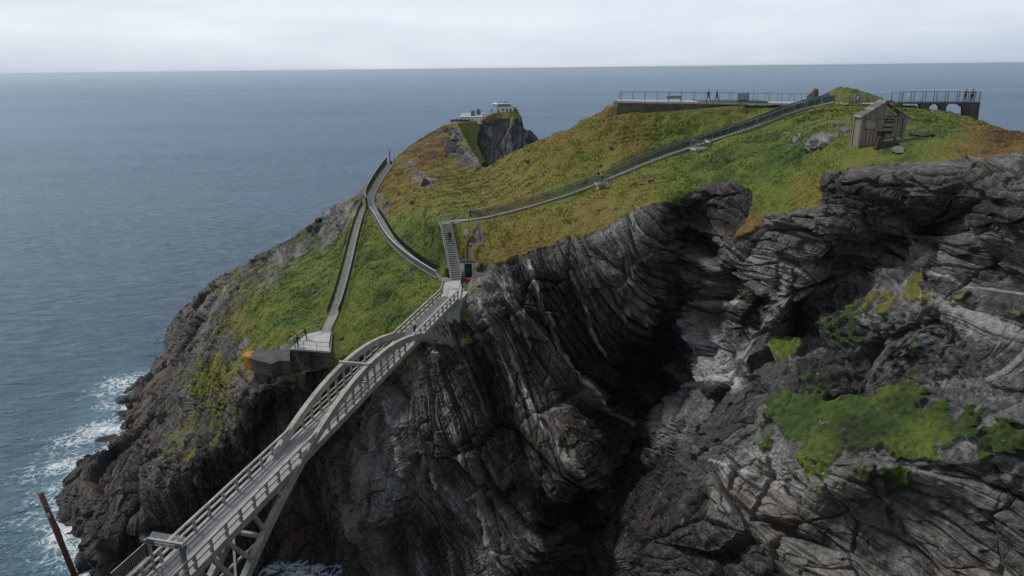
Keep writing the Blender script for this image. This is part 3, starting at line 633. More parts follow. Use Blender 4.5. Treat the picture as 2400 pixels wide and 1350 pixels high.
class MB:
    def __init__(s): s.v, s.f = [], []
    def hexa(s, p):                                   # p: 4 bottom then 4 top corners, counter-clockwise
        n = len(s.v); s.v += [tuple(q) for q in p]
        s.f += [tuple(n + i for i in q) for q in ((3, 2, 1, 0), (4, 5, 6, 7), (0, 1, 5, 4), (1, 2, 6, 5), (2, 3, 7, 6), (3, 0, 4, 7))]
        return s
    def box(s, x0, x1, y0, y1, z0, z1):
        return s.hexa([(x0, y0, z0), (x1, y0, z0), (x1, y1, z0), (x0, y1, z0), (x0, y0, z1), (x1, y0, z1), (x1, y1, z1), (x0, y1, z1)])
    def bar(s, a, b, w, h=None, up=(0, 0, 1)):
        a, b, h = Vector(a), Vector(b), h or w; d = (b - a).normalized(); u = Vector(up)
        if abs(d.dot(u)) > .98: u = Vector((0, 1, 0))
        r = d.cross(u).normalized() * (w / 2); u = r.cross(d).normalized() * (h / 2)
        return s.hexa([a - r - u, a + r - u, b + r - u, b - r - u, a - r + u, a + r + u, b + r + u, b - r + u])
    def tube(s, a, b, r0, r1=None, n=8):
        a, b = Vector(a), Vector(b); r1 = r0 if r1 is None else r1; d = (b - a).normalized()
        u = Vector((0, 0, 1)) if abs(d.z) < .9 else Vector((0, 1, 0)); x = d.cross(u).normalized(); y = d.cross(x); k = len(s.v)
        for c, r in ((a, r0), (b, r1)):
            for i in range(n):
                t = 2 * math.pi * i / n; s.v.append(tuple(c + x * (r * math.cos(t)) + y * (r * math.sin(t))))
        s.f += [(k + i, k + n + i, k + n + (i + 1) % n, k + (i + 1) % n) for i in range(n)]
        s.f += [tuple(k + i for i in range(n)), tuple(k + n + i for i in range(n))[::-1]]
        return s
    def prism(s, pts, off):                           # polygon pts extruded by vector off
        pts = [Vector(p) for p in pts]; off = Vector(off); k = len(s.v); n = len(pts)
        s.v += [tuple(p) for p in pts] + [tuple(p + off) for p in pts]
        s.f += [tuple(range(k, k + n))[::-1], tuple(range(k + n, k + 2 * n))]
        s.f += [(k + i, k + (i + 1) % n, k + n + (i + 1) % n, k + n + i) for i in range(n)]
        return s
    def build(s, name, mat, parent=None, smooth=False):
        me = bpy.data.meshes.new(name); me.from_pydata(s.v, [], s.f)
        import bmesh
        bm = bmesh.new(); bm.from_mesh(me); bmesh.ops.recalc_face_normals(bm, faces=bm.faces); bm.to_mesh(me); bm.free()
        me.materials.append(M[mat] if isinstance(mat, str) else mat)
        if smooth: me.polygons.foreach_set('use_smooth', [True] * len(me.polygons))
        o = bpy.data.objects.new(name, me); COL.objects.link(o)
        if parent is not None: o.parent = parent; o.matrix_parent_inverse = parent.matrix_world.inverted() if False else Matrix.Translation(-parent.location) if not any(parent.rotation_euler) else Matrix.Identity(4)
        return o
def tag(o, label, cat, group=None):
    o['label'] = label; o['category'] = cat
    if group: o['group'] = group
    return o
def thing(name, label, cat, loc, group=None):
    """Empty at the base of a thing; parts are built in world coordinates and parented in place"""
    o = bpy.data.objects.new(name, None); COL.objects.link(o); o.location = loc; o.empty_display_size = .3
    return tag(o, label, cat, group)
def part(mb, name, mat, t, smooth=False):
    return mb.build(name, mat, t, smooth)
def sub(mb, name, mat, p, t):
    """sub-part: child of a part whose own parent sits at t"""
    o = mb.build(name, mat); o.parent = p; o.matrix_parent_inverse = Matrix.Identity(4)
    return o
def resample(pts, step):
    pts = [Vector(p) for p in pts]; out = [pts[0].copy()]; acc = 0.0
    L = sum((b - a).length for a, b in zip(pts, pts[1:])); n = max(1, round(L / step)); st = L / n; target = st
    for a, b in zip(pts, pts[1:]):
        l = (b - a).length
        while target <= acc + l + 1e-6 and len(out) < n: out.append(a.lerp(b, (target - acc) / l)); target += st
        acc += l
    out.append(pts[-1].copy()); return out
def smooth_line(pts, it=2):
    pts = [Vector(p) for p in pts]
    for _ in range(it):
        q = [pts[0]]
        for a, b in zip(pts, pts[1:]): q += [a.lerp(b, .25), a.lerp(b, .75)]
        pts = q + [pts[-1]]
    return pts
def offset_line(pts, d):
    out = []
    for i, p in enumerate(pts):
        a, b = pts[max(0, i - 1)], pts[min(len(pts) - 1, i + 1)]
        t = Vector((b.x - a.x, b.y - a.y, 0)).normalized(); out.append(p + Vector((t.y, -t.x, 0)) * d)   # d > 0: to the right of travel
    return out
def ribbon(pts, width, thick):
    mb = MB(); L, R = offset_line(pts, -width / 2), offset_line(pts, width / 2); n = len(pts)
    for p, q in zip(L, R): mb.v += [tuple(p), tuple(q), (q.x, q.y, q.z - thick), (p.x, p.y, p.z - thick)]
    for i in range(n - 1):
        a, b = 4 * i, 4 * i + 4
        for j in range(4): mb.f.append((a + j, a + (j + 1) % 4, b + (j + 1) % 4, b + j))
    mb.f += [(3, 2, 1, 0), tuple(4 * n - 4 + j for j in range(4))]
    return mb
def fence(name, label, cat, pts, h, step, post=.05, rails=((1.0, .05),), post_mat='galv', rail_mat='galv', mesh_mat=None, wire=.010, gap=.11, group=None, base=.1, wires_h=0):
    pts = resample(pts, step); t = thing(name, label, cat, pts[0], group); U = Vector((0, 0, 1))
    for p in pts: part(MB().bar(p - U * .3, p + U * (h + .02), post), 'post', post_mat, t)
    for fr, w in rails:
        mb = MB()
        for a, b in zip(pts, pts[1:]): mb.bar(a + U * (h * fr), b + U * (h * fr), w)
        part(mb, 'top_rail' if fr >= .95 else 'mid_rail', rail_mat, t)
    if mesh_mat:
        for a, b in zip(pts, pts[1:]):
            mb = MB(); n = max(2, int((b - a).length / gap)); z0, z1 = base, h - .03
            for i in range(1, n): q = a.lerp(b, i / n); mb.bar(q + U * z0, q + U * z1, wire)
            for k in range(wires_h): zz = z0 + (z1 - z0) * k / max(1, wires_h - 1); mb.bar(a + U * zz, b + U * zz, wire)
            part(mb, 'mesh_panel', mesh_mat, t)
    return t

# ------------------------------------------------------------------ lines of the paths; the turf is cut level beneath them
def path_line(key, up=.10, it=2):
    return smooth_line([land(*p, up) for p in PATHS_PX[key]], it)
def flatten(pts, k=6):
    z = [p.z for p in pts]
    for _ in range(k): z = [z[0]] + [(z[i - 1] + 2 * z[i] + z[i + 1]) / 4 for i in range(1, len(z) - 1)] + [z[-1]]
    return [Vector((p.x, p.y, q)) for p, q in zip(pts, z)]
PZ, LZ = 39.25, 45.02
lp = flatten(resample(path_line('left'), 2.0), 8); lp[0] = Vector((lp[0].x, lp[0].y, PZ + .02))
cp_ = flatten(resample(path_line('curve'), 2.0), 8); cp_[0] = Vector((cp_[0].x, cp_[0].y, LZ + .004))
upl = flatten(resample(path_line('upper', .12, 1), 1.5), 8)
sb, stp = atz(1070, 656, LZ), land(1043, 527, .15)
upl[0] = Vector((stp.x, stp.y + 1.0, stp.z + .01)); upl = flatten(upl, 1)
hb = atz(1098, 651, 45.05); hc = aty(2062, 342, 62.0)
def carve():
    G = HL['G'].reshape(-1, 3); z0 = G[:, 2].copy()
    def near(line, inner, outer, drop, lim=4.0):
        best = np.full(len(G), 1e9); zz = np.zeros(len(G)); lo = np.min([[p.x, p.y] for p in line], 0) - outer; hi = np.max([[p.x, p.y] for p in line], 0) + outer
        m = np.where((G[:, 0] > lo[0]) & (G[:, 0] < hi[0]) & (G[:, 1] > lo[1]) & (G[:, 1] < hi[1]))[0]
        gx, gy = G[m, 0], G[m, 1]; bd = np.full(len(m), 1e9); bz = np.zeros(len(m))
        for a, b in zip(line, line[1:]):
            ex, ey = b.x - a.x, b.y - a.y; t = np.clip(((gx - a.x) * ex + (gy - a.y) * ey) / (ex * ex + ey * ey + 1e-9), 0, 1)
            d = np.hypot(gx - a.x - t * ex, gy - a.y - t * ey); k = d < bd; bd = np.where(k, d, bd); bz = np.where(k, a.z + t * (b.z - a.z), bz)
        w = 1 - sstep(inner, outer, bd); w = np.where(np.abs(G[m, 2] - bz) < lim, w, 0)
        G[m, 2] = G[m, 2] * (1 - w) + (bz - drop) * w
    for l in (lp, cp_, upl): near(resample(l, 1.5), 1.0, 2.6, .22)
    near([sb, sb.lerp(stp, .5), stp], .9, 2.4, .25)
    near([hb + Vector((-.5, -.5, 0)), hb + Vector((.5, .9, 0))], 1.25, 1.75, .1)
    near([sb + Vector((-.4, -4, 0)), sb + Vector((.2, 0.4, 0))], 1.3, 2.4, .35)
    near([atz(700, 806, PZ), atz(765, 800, PZ)], 2.2, 3.6, .5)
    near([atz(684, 818, PZ) + Vector((0, -.8, -2.7)), atz(772, 825, PZ) + Vector((0, -.8, -2.2))], .6, 1.6, 0, 6)
    near([aty(1460, 240, 112.5), aty(1900, 242, 112.5)], 2.3, 3.2, .5, 6)
    near([aty(1440, 270, 109.4), aty(1500, 266, 109.4), aty(1600, 258, 109.4), aty(1730, 248, 109.4)], .7, 1.8, .0, 6)
    HL['mesh'].vertices.foreach_set('co', G.astype(np.float32).ravel()); HL['mesh'].update()
HL['mesh'] = head.data
carve()
def _project(G):
    d = G.reshape(-1, 3) - np.array([0, 0, ZC]); cp, sp = math.cos(PITCH), math.sin(PITCH); c, s_ = math.cos(ROLL), math.sin(ROLL)
    dep = d[:, 1] * cp - d[:, 2] * sp; a2 = d[:, 0] / dep; b2 = (d[:, 1] * sp + d[:, 2] * cp) / dep
    return CX + (a2 * c - b2 * s_) * F, CY - (a2 * s_ + b2 * c) * F, dep
GPX, GPY, GDEP = _project(HL['G'])
def land(px, py, up=0.0):
    """nearest visible ground at photo position px, py"""
    for r in (3, 6, 12, 30):
        m = np.where((np.abs(GPX - px) < r) & (np.abs(GPY - py) < r) & (GDEP > 5))[0]
        if len(m): break
    v = HL['G'].reshape(-1, 3)[m[np.argmin(GDEP[m])]]
    return Vector((float(v[0]), float(v[1]), float(v[2]) + up))

# ------------------------------------------------------------------ footbridge
BD, BN = Vector((.2329, .9725, 0)), Vector((.9725, -.2329, 0))
def BP(s, w, z): return BD * s + BN * w + Vector((0, 0, z))
WL, WR = -28.42, -26.08
bridge = thing('footbridge', 'long pale concrete arched footbridge spanning the dark chasm', 'footbridge', BP(22, -27.25, 44.5))
def bbox(s0, s1, w0, w1, z0, z1): return MB().hexa([BP(s0, w0, z0), BP(s0, w1, z0), BP(s1, w1, z0), BP(s1, w0, z0), BP(s0, w0, z1), BP(s0, w1, z1), BP(s1, w1, z1), BP(s1, w0, z1)])
part(bbox(20, 79.0, WL + .02, WR - .02, 44.74, 44.99), 'deck', 'concrete', bridge)
part(bbox(20, 78.2, WL + .16, WR - .16, 44.9, 45.004), 'walkway', 'asphalt', bridge)
def arch_z(s): return 47.6 - .0140 * (s - 53.0) ** 2
for w, sg in ((WL, -1), (WR, 1)):
    part(bbox(20, 79.2, w - .11, w + .11, 44.58, 45.10), 'edge_beam', 'concrete', bridge)
    mb = MB(); ss = np.linspace(24.5, 78.6, 56); hw = .21; wc = w + sg * .02
    for s in ss:
        sl = math.atan(-.028 * (s - 53.0)); n = Vector((0, 0, 1)) * math.cos(sl) - BD * math.sin(sl); c = BP(s, wc, arch_z(s))
        for dw, dn in ((-hw, 0), (hw, 0), (hw, -.62), (-hw, -.62)): mb.v.append(tuple(c + BN * dw + n * dn))
    for i in range(len(ss) - 1):
        a, b = 4 * i, 4 * i + 4; mb.f += [(a + j, a + (j + 1) % 4, b + (j + 1) % 4, b + j) for j in range(4)]
    mb.f += [(3, 2, 1, 0), tuple(4 * len(ss) - 4 + j for j in range(4))]
    part(mb, 'arch_rib', 'concrete', bridge)
    # parapet posts; hangers where the rib rises above the parapet
    k = 0; s = 22.05
    while s < 79.4:
        top = 46.02; a = arch_z(s) - .50
        if a > 46.0: top = a
        elif arch_z(s) > 46.05: top = None
        if top: 
            p = part(bbox(s - .07, s + .07, w - .10, w + .10, 45.08, top), 'post' if top < 46.1 else 'hanger', 'concrete', bridge)
        s += 1.5; k += 1
    # rails stop where the rib cuts through them
    for nm, z, th in (('top_rail', 46.04, .07), ('mid_rail', 45.56, .055), ('low_rail', 45.20, .05)):
        lo, hi = (42.6, 63.4) if z > 46 else ((41.4, 64.6) if z > 45.4 else (40.4, 65.6))
        if nm != 'low_rail':
            part(bbox(20, lo, w - .09, w + .09, z - th, z + th), nm, 'concrete', bridge)
            part(bbox(hi, 79.2, w - .09, w + .09, z - th, z + th), nm, 'concrete', bridge)
            zz = z if nm == 'mid_rail' else 46.0
            part(bbox(lo, hi, w - .05, w + .05, zz - .05, zz + .05), nm, 'concrete', bridge)
    for s0, z0, s1 in ((27.9, 44.6, 29.8), (29.5, 44.6, 31.5), (31.0, 44.6, 33.0), (33.8, 44.6, 34.8), (36.7, 44.6, 37.2), (67.0, 44.6, 68.6), (70.5, 44.6, 72.9), (73.6, 44.6, 76.4)):
        z1 = arch_z(s1) - .3
        if z1 < z0: part(MB().bar(BP(s0, w, z0), BP(s1, w, z1), .24, .26), 'strut', 'concrete', bridge)
    part(MB().bar(BP(71.2, w, 44.6), BP(76.4, w, arch_z(76.4) - .2), .18, .2), 'strut', 'concrete', bridge)
part(MB().bar(BP(52.0, WL - .32, 47.62), BP(52.0, WR + .32, 47.62), .26, .30), 'cross_beam', 'concrete', bridge)
for s in (27.5, 31.0, 34.5, 71.5, 75.5):
    part(MB().bar(BP(s, WL, arch_z(s) - .35), BP(s, WR, arch_z(s) - .35), .24, .26), 'cross_beam', 'concrete', bridge)
for s0, s1 in ((27.5, 31.0), (31.0, 34.5)):
    part(MB().bar(BP(s0, WL, arch_z(s0) - .42), BP(s1, WR, arch_z(s1) - .42), .16, .18), 'brace', 'concrete', bridge)
    part(MB().bar(BP(s0, WR, arch_z(s0) - .22), BP(s1, WL, arch_z(s1) - .22), .16, .18), 'brace', 'concrete', bridge)
abut = part(bbox(78.62, 84.0, WL - .45, WR + .30, 37.0, 44.72), 'abutment', 'concrete_pale', bridge)
part(bbox(76.4, 82.5, WL - .7, WR + .30, 35.8, 38.3), 'abutment_base', 'concrete', bridge)
part(bbox(18, 24.3, WL - .5, WR + .5, 36.0, 44.56), 'near_abutment', 'concrete', bridge)
LZ = 45.02
part(MB().prism([atz(*p, LZ) for p in ((1038, 693), (1040, 666), (1052, 652), (1080, 654), (1082, 672), (1078, 702))], (0, 0, -.6)), 'landing', 'concrete_pale', bridge)
for p in ((1062, 677), (1071, 677)):
    c = atz(*p, LZ); part(MB().box(c.x - .22, c.x + .22, c.y - .35, c.y + .35, LZ, LZ + .012), 'drain_cover', 'path', bridge)
fence('landing_railing', 'pale railing along the left edge of the bridge landing', 'railing', [BP(79.3, WL, 45.02), atz(1040, 668, 45.02)], 1.05, 2.2, .06, ((1.0, .07),), 'beige', 'beige', 'galvmesh', .012)
fence('landing_railing', 'pale railing along the right edge of the bridge landing', 'railing', [BP(79.3, WR, 45.02), atz(1080, 672, 45.02)], 1.05, 2.2, .06, ((1.0, .07),), 'beige', 'beige')
fence('green_railing', 'short green railing between the bridge landing and the shed', 'railing', [atz(1080, 670, 45.02), atz(1084, 657, 45.1), atz(1086, 650, 45.2)], 1.05, 1.3, .07, ((1.0, .07), (.5, .05)), 'greenrail', 'greenrail', 'greenmesh', .03, .10)

# security gate at the near end of the bridge
gate = thing('security_gate', 'galvanised gate with spiked fan guards and name board on the footbridge', 'gate', BP(27.4, -27.25, 45.0))
GS = 27.45; gl, gr = WL - .05, WR - .10
for w in (gl, gr): part(bbox(GS - .07, GS + .07, w - .09, w + .09, 45.0, 47.25), 'post', 'galv', gate)
board = part(bbox(GS - .05, GS + .05, gl + .09, gr - .09, 46.86, 47.22), 'header_panel', 'galv', gate)
part(bbox(GS - .06, GS + .06, gl - .10, gr + .10, 47.23, 47.29), 'header_rail', 'galv', gate)
namebd = part(bbox(GS - .085, GS - .054, gl + .48, gr - .45, 46.90, 47.18), 'name_board', 'signw', gate)
def text_part(txt, size, origin, xdir, zdir, name, mat, parent, t):
    cu = bpy.data.curves.new(name, 'FONT'); cu.body = txt; cu.size = size; cu.extrude = .002; cu.align_x = 'CENTER'; cu.align_y = 'CENTER'
    tmp = bpy.data.objects.new(name + '_tmp', cu); COL.objects.link(tmp)
    me = bpy.data.meshes.new_from_object(tmp.evaluated_get(bpy.context.evaluated_depsgraph_get())); bpy.data.objects.remove(tmp); bpy.data.curves.remove(cu)
    x, z = Vector(xdir).normalized(), Vector(zdir).normalized(); y = z.cross(x)
    me.transform(Matrix.Translation(Vector(origin)) @ Matrix((x, z, x.cross(z))).transposed().to_4x4())
    me.materials.clear(); me.materials.append(M[mat]); me.name = name
    o = bpy.data.objects.new(name, me); COL.objects.link(o); o.parent = parent; return o
text_part('MIZEN HEAD  BRIDGE', .19, BP(GS - .092, (gl + gr) / 2 + .01, 47.035), BN, (0, 0, 1), 'lettering', 'letter', namebd, gate)
for o in list(namebd.children): o.matrix_parent_inverse = Matrix.Translation(-gate.location) @ Matrix.Identity(4) if False else Matrix.Identity(4)
for i in range(26):
    w = gl + (gr - gl) * (i + .5) / 26; a = BP(GS + .05, w, 47.28); part(MB().bar(a, BP(GS + .42, w, 47.42), .012), 'spike', 'galvmesh', gate)
for sg, wc in ((-1, gl), (1, gr)):
    for i in range(9):
        an = math.radians(-25 + i * 16); part(MB().bar(BP(GS, wc + sg * .09, 47.05), BP(GS + .06, wc + sg * (.09 + .55 * math.cos(an)), 47.05 + .55 * math.sin(an)), .018), 'spike', 'galv', gate)
    part(bbox(GS - .10, GS + .10, wc - .10 + sg * .1, wc + .10 + sg * .1, 46.90, 47.2), 'fan_hub', 'galv', gate)
leaf = MB()
for a, b in (((0, 45.12), (0, 47.0)), ((1.5, 45.12), (1.5, 47.0)), ((0, 45.12), (1.5, 45.12)), ((0, 47.0), (1.5, 47.0)), ((0, 46.05), (1.5, 46.05))):
    leaf.bar(BP(GS - .1 - a[0], gr - .12, a[1]), BP(GS - .1 - b[0], gr - .12, b[1]), .05)
lf = part(leaf, 'gate_leaf', 'galv', gate)
mb = MB()
for i in range(1, 15): mb.bar(BP(GS - .1 - i * .1, gr - .12, 45.14), BP(GS - .1 - i * .1, gr - .12, 46.98), .014)
for i in range(1, 16): mb.bar(BP(GS - .1, gr - .12, 45.12 + i * .117), BP(GS - 1.6, gr - .12, 45.12 + i * .117), .010)
part(mb, 'leaf_mesh', 'galv', gate)
for sec, (s1, top) in enumerate(((GS, 46.9), (GS - 2.6, 46.6))):
    mb = MB()
    for i in range(22): mb.bar(BP(s1 - .1 - i * .115, gl - .25, 45.0), BP(s1 - .1 - i * .115, gl - .25, top), .022)
    for z in (45.1, (45 + top) / 2, top): mb.bar(BP(s1 - .05, gl - .25, z), BP(s1 - 2.6, gl - .25, z), .04)
    part(mb, 'side_guard', 'galv', gate)

# ------------------------------------------------------------------ viewing platform on the left slope
plat = thing('viewing_platform', 'pale concrete viewing platform at the foot of the straight path', 'platform', atz(730, 800, PZ - 3))
pc = [(680, 817), (775, 824), (779, 774), (748, 776), (719, 783)]
part(MB().prism([atz(*p, PZ) for p in pc], (0, 0, -.22)), 'deck', 'concrete_pale', plat)
wallp = [atz(*p, PZ - .22) for p in pc]; cc = sum(wallp, Vector()) / len(wallp)
part(MB().prism([cc + (p - cc) * .975 for p in wallp], (0, 0, -3.0)), 'retaining_wall', 'wallc', plat)
lich = None
def plinth_material():
    m, nt, out = new_mat('plinth_concrete_with_orange_lichen'); t = NT(nt); P = t.pos()
    c = t.mix(t.mr(t.noise(P, .9, 6, .62), .35, .65), (.085, .08, .082), (.040, .038, .038)); c = t.mix(t.mr(t.noise(P, 4, 4, .7), .64, .72), c, (.30, .29, .28))
    sx = t.n('SeparateXYZ'); t.l(P, sx.inputs[0])
    tip = atz(569, 834, 38.5)
    f = t.math('ADD', t.math('SUBTRACT', sx.outputs['X'], tip.x), t.math('MULTIPLY', t.math('SUBTRACT', t.noise(P, 1.4, 5, .65), .5), 2.6))
    c = t.mix(t.mr(f, 1.25, .5), c, (.42, .15, .012))
    t.l(t.bsdf(c, .85, t.bump(t.noise(P, 6, 4), .4, .03)), out.inputs['Surface']); return m
plz = [((569, 834), 38.4), ((599, 844), 38.5), ((636, 853), 38.6), ((655, 845), 38.75), ((679, 846), 38.9), ((679, 818), 39.05), ((640, 820), 38.8), ((575, 824), 38.4)]
pb = MB().prism([atz(*p, z) for p, z in plz], (0, 0, -1.75))
plinth = pb.build('concrete_plinth', plinth_material()); tag(plinth, 'dark angular concrete plinth with an orange lichen tip beside the platform', 'plinth')
U3 = lambda p: atz(*p, PZ)
fence('platform_railing', 'pale steel railing along the seaward front of the viewing platform', 'railing', [U3((683, 815)), U3((773, 822))], 1.1, 1.7, .05, ((1.0, .05), (.52, .03)), mesh_mat='galvmesh', wire=.006, gap=.14)
fence('platform_railing', 'pale steel railing round the left and back of the viewing platform', 'railing', [U3((683, 814)), U3((719, 785)), U3((748, 778))], 1.1, 1.8, .05, ((1.0, .06),), rail_mat='beige', mesh_mat='galvmesh', wire=.012)
fence('platform_railing', 'blue green railing on the right side of the viewing platform', 'railing', [U3((774, 821)), U3((777, 795)), U3((778, 776))], 1.15, 1.8, .06, ((1.0, .06), (.5, .04)), 'galv', 'galv', 'galvmesh', .014)

# ------------------------------------------------------------------ paths, stairs, fences of the headland
o = ribbon(resample(lp, 1.5), 1.25, .5).build('path', 'pathc'); o['kind'] = 'structure'
o = ribbon(resample(cp_, 1.5), 1.45, .5).build('path', 'path'); o['kind'] = 'structure'
o = ribbon(resample(upl, 1.5), 1.3, .5).build('path', 'pathc'); o['kind'] = 'structure'
fence('mesh_fence', 'green mesh fence on the seaward side of the straight path', 'fence', offset_line(lp, -.75)[2:], 1.15, 2.5, .05, ((1.0, .035),), 'greenmesh', 'greenmesh', 'greenmesh', .03, .10)
fence('mesh_fence', 'grey green mesh fence on the inland side of the straight path', 'fence', offset_line(lp, .75)[2:-1], 1.1, 2.5, .05, ((1.0, .045),), 'galv', 'galvmesh', 'greenmesh', .024, .10)
n = len(cp_); i1 = next(i for i, p in enumerate(cp_) if p.y > 136); cl, crr = offset_line(cp_, -.8), offset_line(cp_, .8)
fence('mesh_fence', 'grey panel fence with white top rail along the outer curve of the path', 'fence', cl[1:i1], 1.05, 2.5, .06, ((1.0, .075), (.06, .05)), 'galvmesh', 'signw', 'galvmesh', .04, .10)
fence('mesh_fence', 'low dark green fence on the uphill side of the curved path', 'fence', crr[2:i1], .95, 2.5, .05, ((1.0, .03),), 'greenmesh', 'greenmesh', 'greenmesh', .03, .10)
fence('mesh_fence', 'tall green fence with beige top rail above the sea at the path fork', 'fence', [p for p in offset_line(cp_, -1.0)[i1 + 1:]], 1.8, 2.5, .10, ((1.0, .09),), 'greenmesh', 'beige', 'greenmesh', .05, .13)
g0 = land(858, 488, 0)
part_t = thing('gate_post', 'dark square post standing where the two paths fork', 'post', g0); part(MB().bar(g0 - Vector((0, 0, .3)), g0 + Vector((0, 0, 2.3)), .32), 'post', 'darkpost', part_t); part(MB().bar(g0 + Vector((0, 0, 2.302)), g0 + Vector((0, 0, 2.40)), .40), 'cap', 'darkpost', part_t)
g1 = land(917, 384, 0)
pt = thing('signal_post', 'tall slim dark post at the far end of the curved path', 'post', g1); part(MB().tube(g1 - Vector((0, 0, .4)), g1 + Vector((-.25, 0, 3.6)), .16, .10), 'pole', 'darkpost', pt); part(MB().bar(g1, g1 + Vector((0, 0, .9)), .5), 'box', 'darkpost', pt)
g2 = land(925, 378, 0)
pt = thing('marker_post', 'short dark post just right of the tall slim post', 'post', g2); part(MB().bar(g2 - Vector((0, 0, .4)), g2 + Vector((0, 0, .95)), .16), 'post', 'darkpost', pt); part(MB().bar(g2 + Vector((0, 0, .952)), g2 + Vector((0, 0, 1.1)), .24), 'cap', 'darkpost', pt)

stairs = thing('staircase', 'straight concrete staircase climbing from the bridge landing', 'stairs', sb)
NS = 26; hd = Vector((stp.x - sb.x, stp.y - sb.y, 0)); run = hd / NS; rise = (stp.z - sb.z) / NS; sr = Vector((hd.y, -hd.x, 0)).normalized()
for i in range(NS):
    a = sb + run * i + Vector((0, 0, rise * (i + 1))); b = a + run * 1.02; q = sr * .62; dz = Vector((0, 0, -max(.5, rise + .3)))
    part(MB().hexa([a - q + dz, a + q + dz, b + q + dz, b - q + dz, a - q, a + q, b + q, b - q]), 'step', 'pathc', stairs)
    part(MB().hexa([a - q - run * .1 + Vector((0, 0, -.04)), a + q - run * .1 + Vector((0, 0, -.04)), a + q + run * .62 + Vector((0, 0, -.04)), a - q + run * .62 + Vector((0, 0, -.04)), a - q - run * .1 + Vector((0, 0, .012)), a + q - run * .1 + Vector((0, 0, .012)), a + q + run * .62 + Vector((0, 0, .012)), a - q + run * .62 + Vector((0, 0, .012))]), 'tread', 'concrete_pale', stairs)
for sg in (-1, 1):
    q = sr * (.70 * sg); part(MB().prism([sb + q - sr * .06 + Vector((0, 0, -.4)), stp + q - sr * .06 + Vector((0, 0, -.5)), stp + q - sr * .06 + Vector((0, 0, .14)), sb + q - sr * .06 + Vector((0, 0, .26))], sr * .12), 'string_wall', 'concrete', stairs)
fence('stair_railing', 'galvanised handrail on the left side of the staircase', 'railing', [sb - sr * .72 + Vector((0, 0, .1)), stp - sr * .72], 1.1, 1.6, .06, ((1.0, .07), (.5, .04)), 'galv', 'galv', 'galvmesh', .02, .12)
fence('stair_railing', 'galvanised double handrail on the right side of the staircase', 'railing', [sb + sr * .72 + Vector((0, 0, .1)), stp + sr * .72], 1.1, 1.6, .06, ((1.0, .07), (.6, .05)), 'galv', 'galv', 'galvmesh', .014, .14)
ti = stp + run * 2.6
part(MB().prism([stp - sr * .75 - run * .1, stp + sr * 1.6 - run * .1, stp + sr * 1.6 + run * 4.5, stp - sr * .75 + run * 4.5], (0, 0, -.6)), 'top_landing', 'pathc', stairs)
fence('corner_railing', 'pale railing turning the corner at the top of the staircase', 'railing', [stp - sr * .72, stp - sr * .72 + run * 4.4, stp + sr * 3.2 + run * 4.4 + Vector((0, 0, .05))], 1.1, 1.6, .06, ((1.0, .06), (.5, .04)), 'galv', 'beige', 'greenmesh', .016, .12)
nu = len(upl); uf, un = offset_line(upl, -.72), offset_line(upl, .72)
fence('mesh_fence', 'far side mesh fence of the stepped path climbing to the terrace', 'fence', [p for p in uf if p.x > -6.5], 1.15, 2.4, .05, ((1.0, .055),), 'galv', 'galvmesh', 'greenmesh', .05, .11)
fence('mesh_fence', 'near side mesh fence of the stepped path climbing to the terrace', 'fence', [p for p in un if p.x > -6.0], 1.15, 2.4, .06, ((1.0, .05),), 'galv', 'galvmesh', 'greenmesh', .045, .11)
steps = thing('path_steps', 'flight of shallow concrete steps on the steep part of the upper path', 'steps', upl[0])
rs_ = [p for p in resample(upl, .55) if p.x > 12.5 and p.x < 46]
for a, b in zip(rs_, rs_[1:]):
    d = Vector((b.x - a.x, b.y - a.y, 0)).normalized(); q = Vector((d.y, -d.x, 0)) * .6; z = Vector((0, 0, .10)); e = a + d * .28
    e.z = a.z
    part(MB().hexa([a - q - z, a + q - z, e + q - z, e - q - z, a - q + z, a + q + z, e + q + z, e - q + z]), 'step', 'concrete_pale', steps)

def bay(name, label, px, py, Y, sx, sy, h, rot, mat='concrete_pale'):
    c = aty(px, py, Y); t = thing(name, label, 'platform', c - Vector((0, 0, 1.0))); cr, sr_ = math.cos(rot), math.sin(rot)
    L = lambda x, y, z: c + Vector((x * cr - y * sr_, x * sr_ + y * cr, z))
    part(MB().hexa([L(-sx, -sy, -.3), L(sx, -sy, -.3), L(sx, sy, -.3), L(-sx, sy, -.3), L(-sx, -sy, 0), L(sx, -sy, 0), L(sx, sy, 0), L(-sx, sy, 0)]), 'slab', mat, t)
    part(MB().hexa([L(-sx * .8, -sy * .8, -1.5), L(sx * .8, -sy * .8, -1.5), L(sx * .8, sy, -1.5), L(-sx * .8, sy, -1.5), L(-sx * .8, -sy * .8, -.302), L(sx * .8, -sy * .8, -.302), L(sx * .8, sy, -.302), L(-sx * .8, sy, -.302)]), 'footing', 'concrete', t)
    cs = [L(-sx * .95, sy, 0), L(-sx * .95, -sy * .92, 0), L(sx * .95, -sy * .92, 0), L(sx * .95, sy, 0)]; Z = Vector((0, 0, 1))
    for a, b in zip(cs, cs[1:]):
        mb = MB(); n = int((b - a).length / .13)
        for i in range(1, n): q = a.lerp(b, i / n); mb.bar(q + Z * .08, q + Z * (h - .03), .018)
        part(mb, 'mesh_panel', 'galv', t); part(MB().bar(a + Z * h, b + Z * h, .07), 'top_rail', 'galv', t); part(MB().bar(a + Z * .1, b + Z * .1, .05), 'bottom_rail', 'galv', t)
    for q in cs: part(MB().bar(q, q + Z * (h + .03), .07), 'post', 'galv', t)
    return t, L
bay_hi, LB = bay('lookout_bay', 'railed concrete lookout bay beside the upper path, nearer the terrace', 1642, 346, 98.6, 1.25, .8, 1.1, .30)
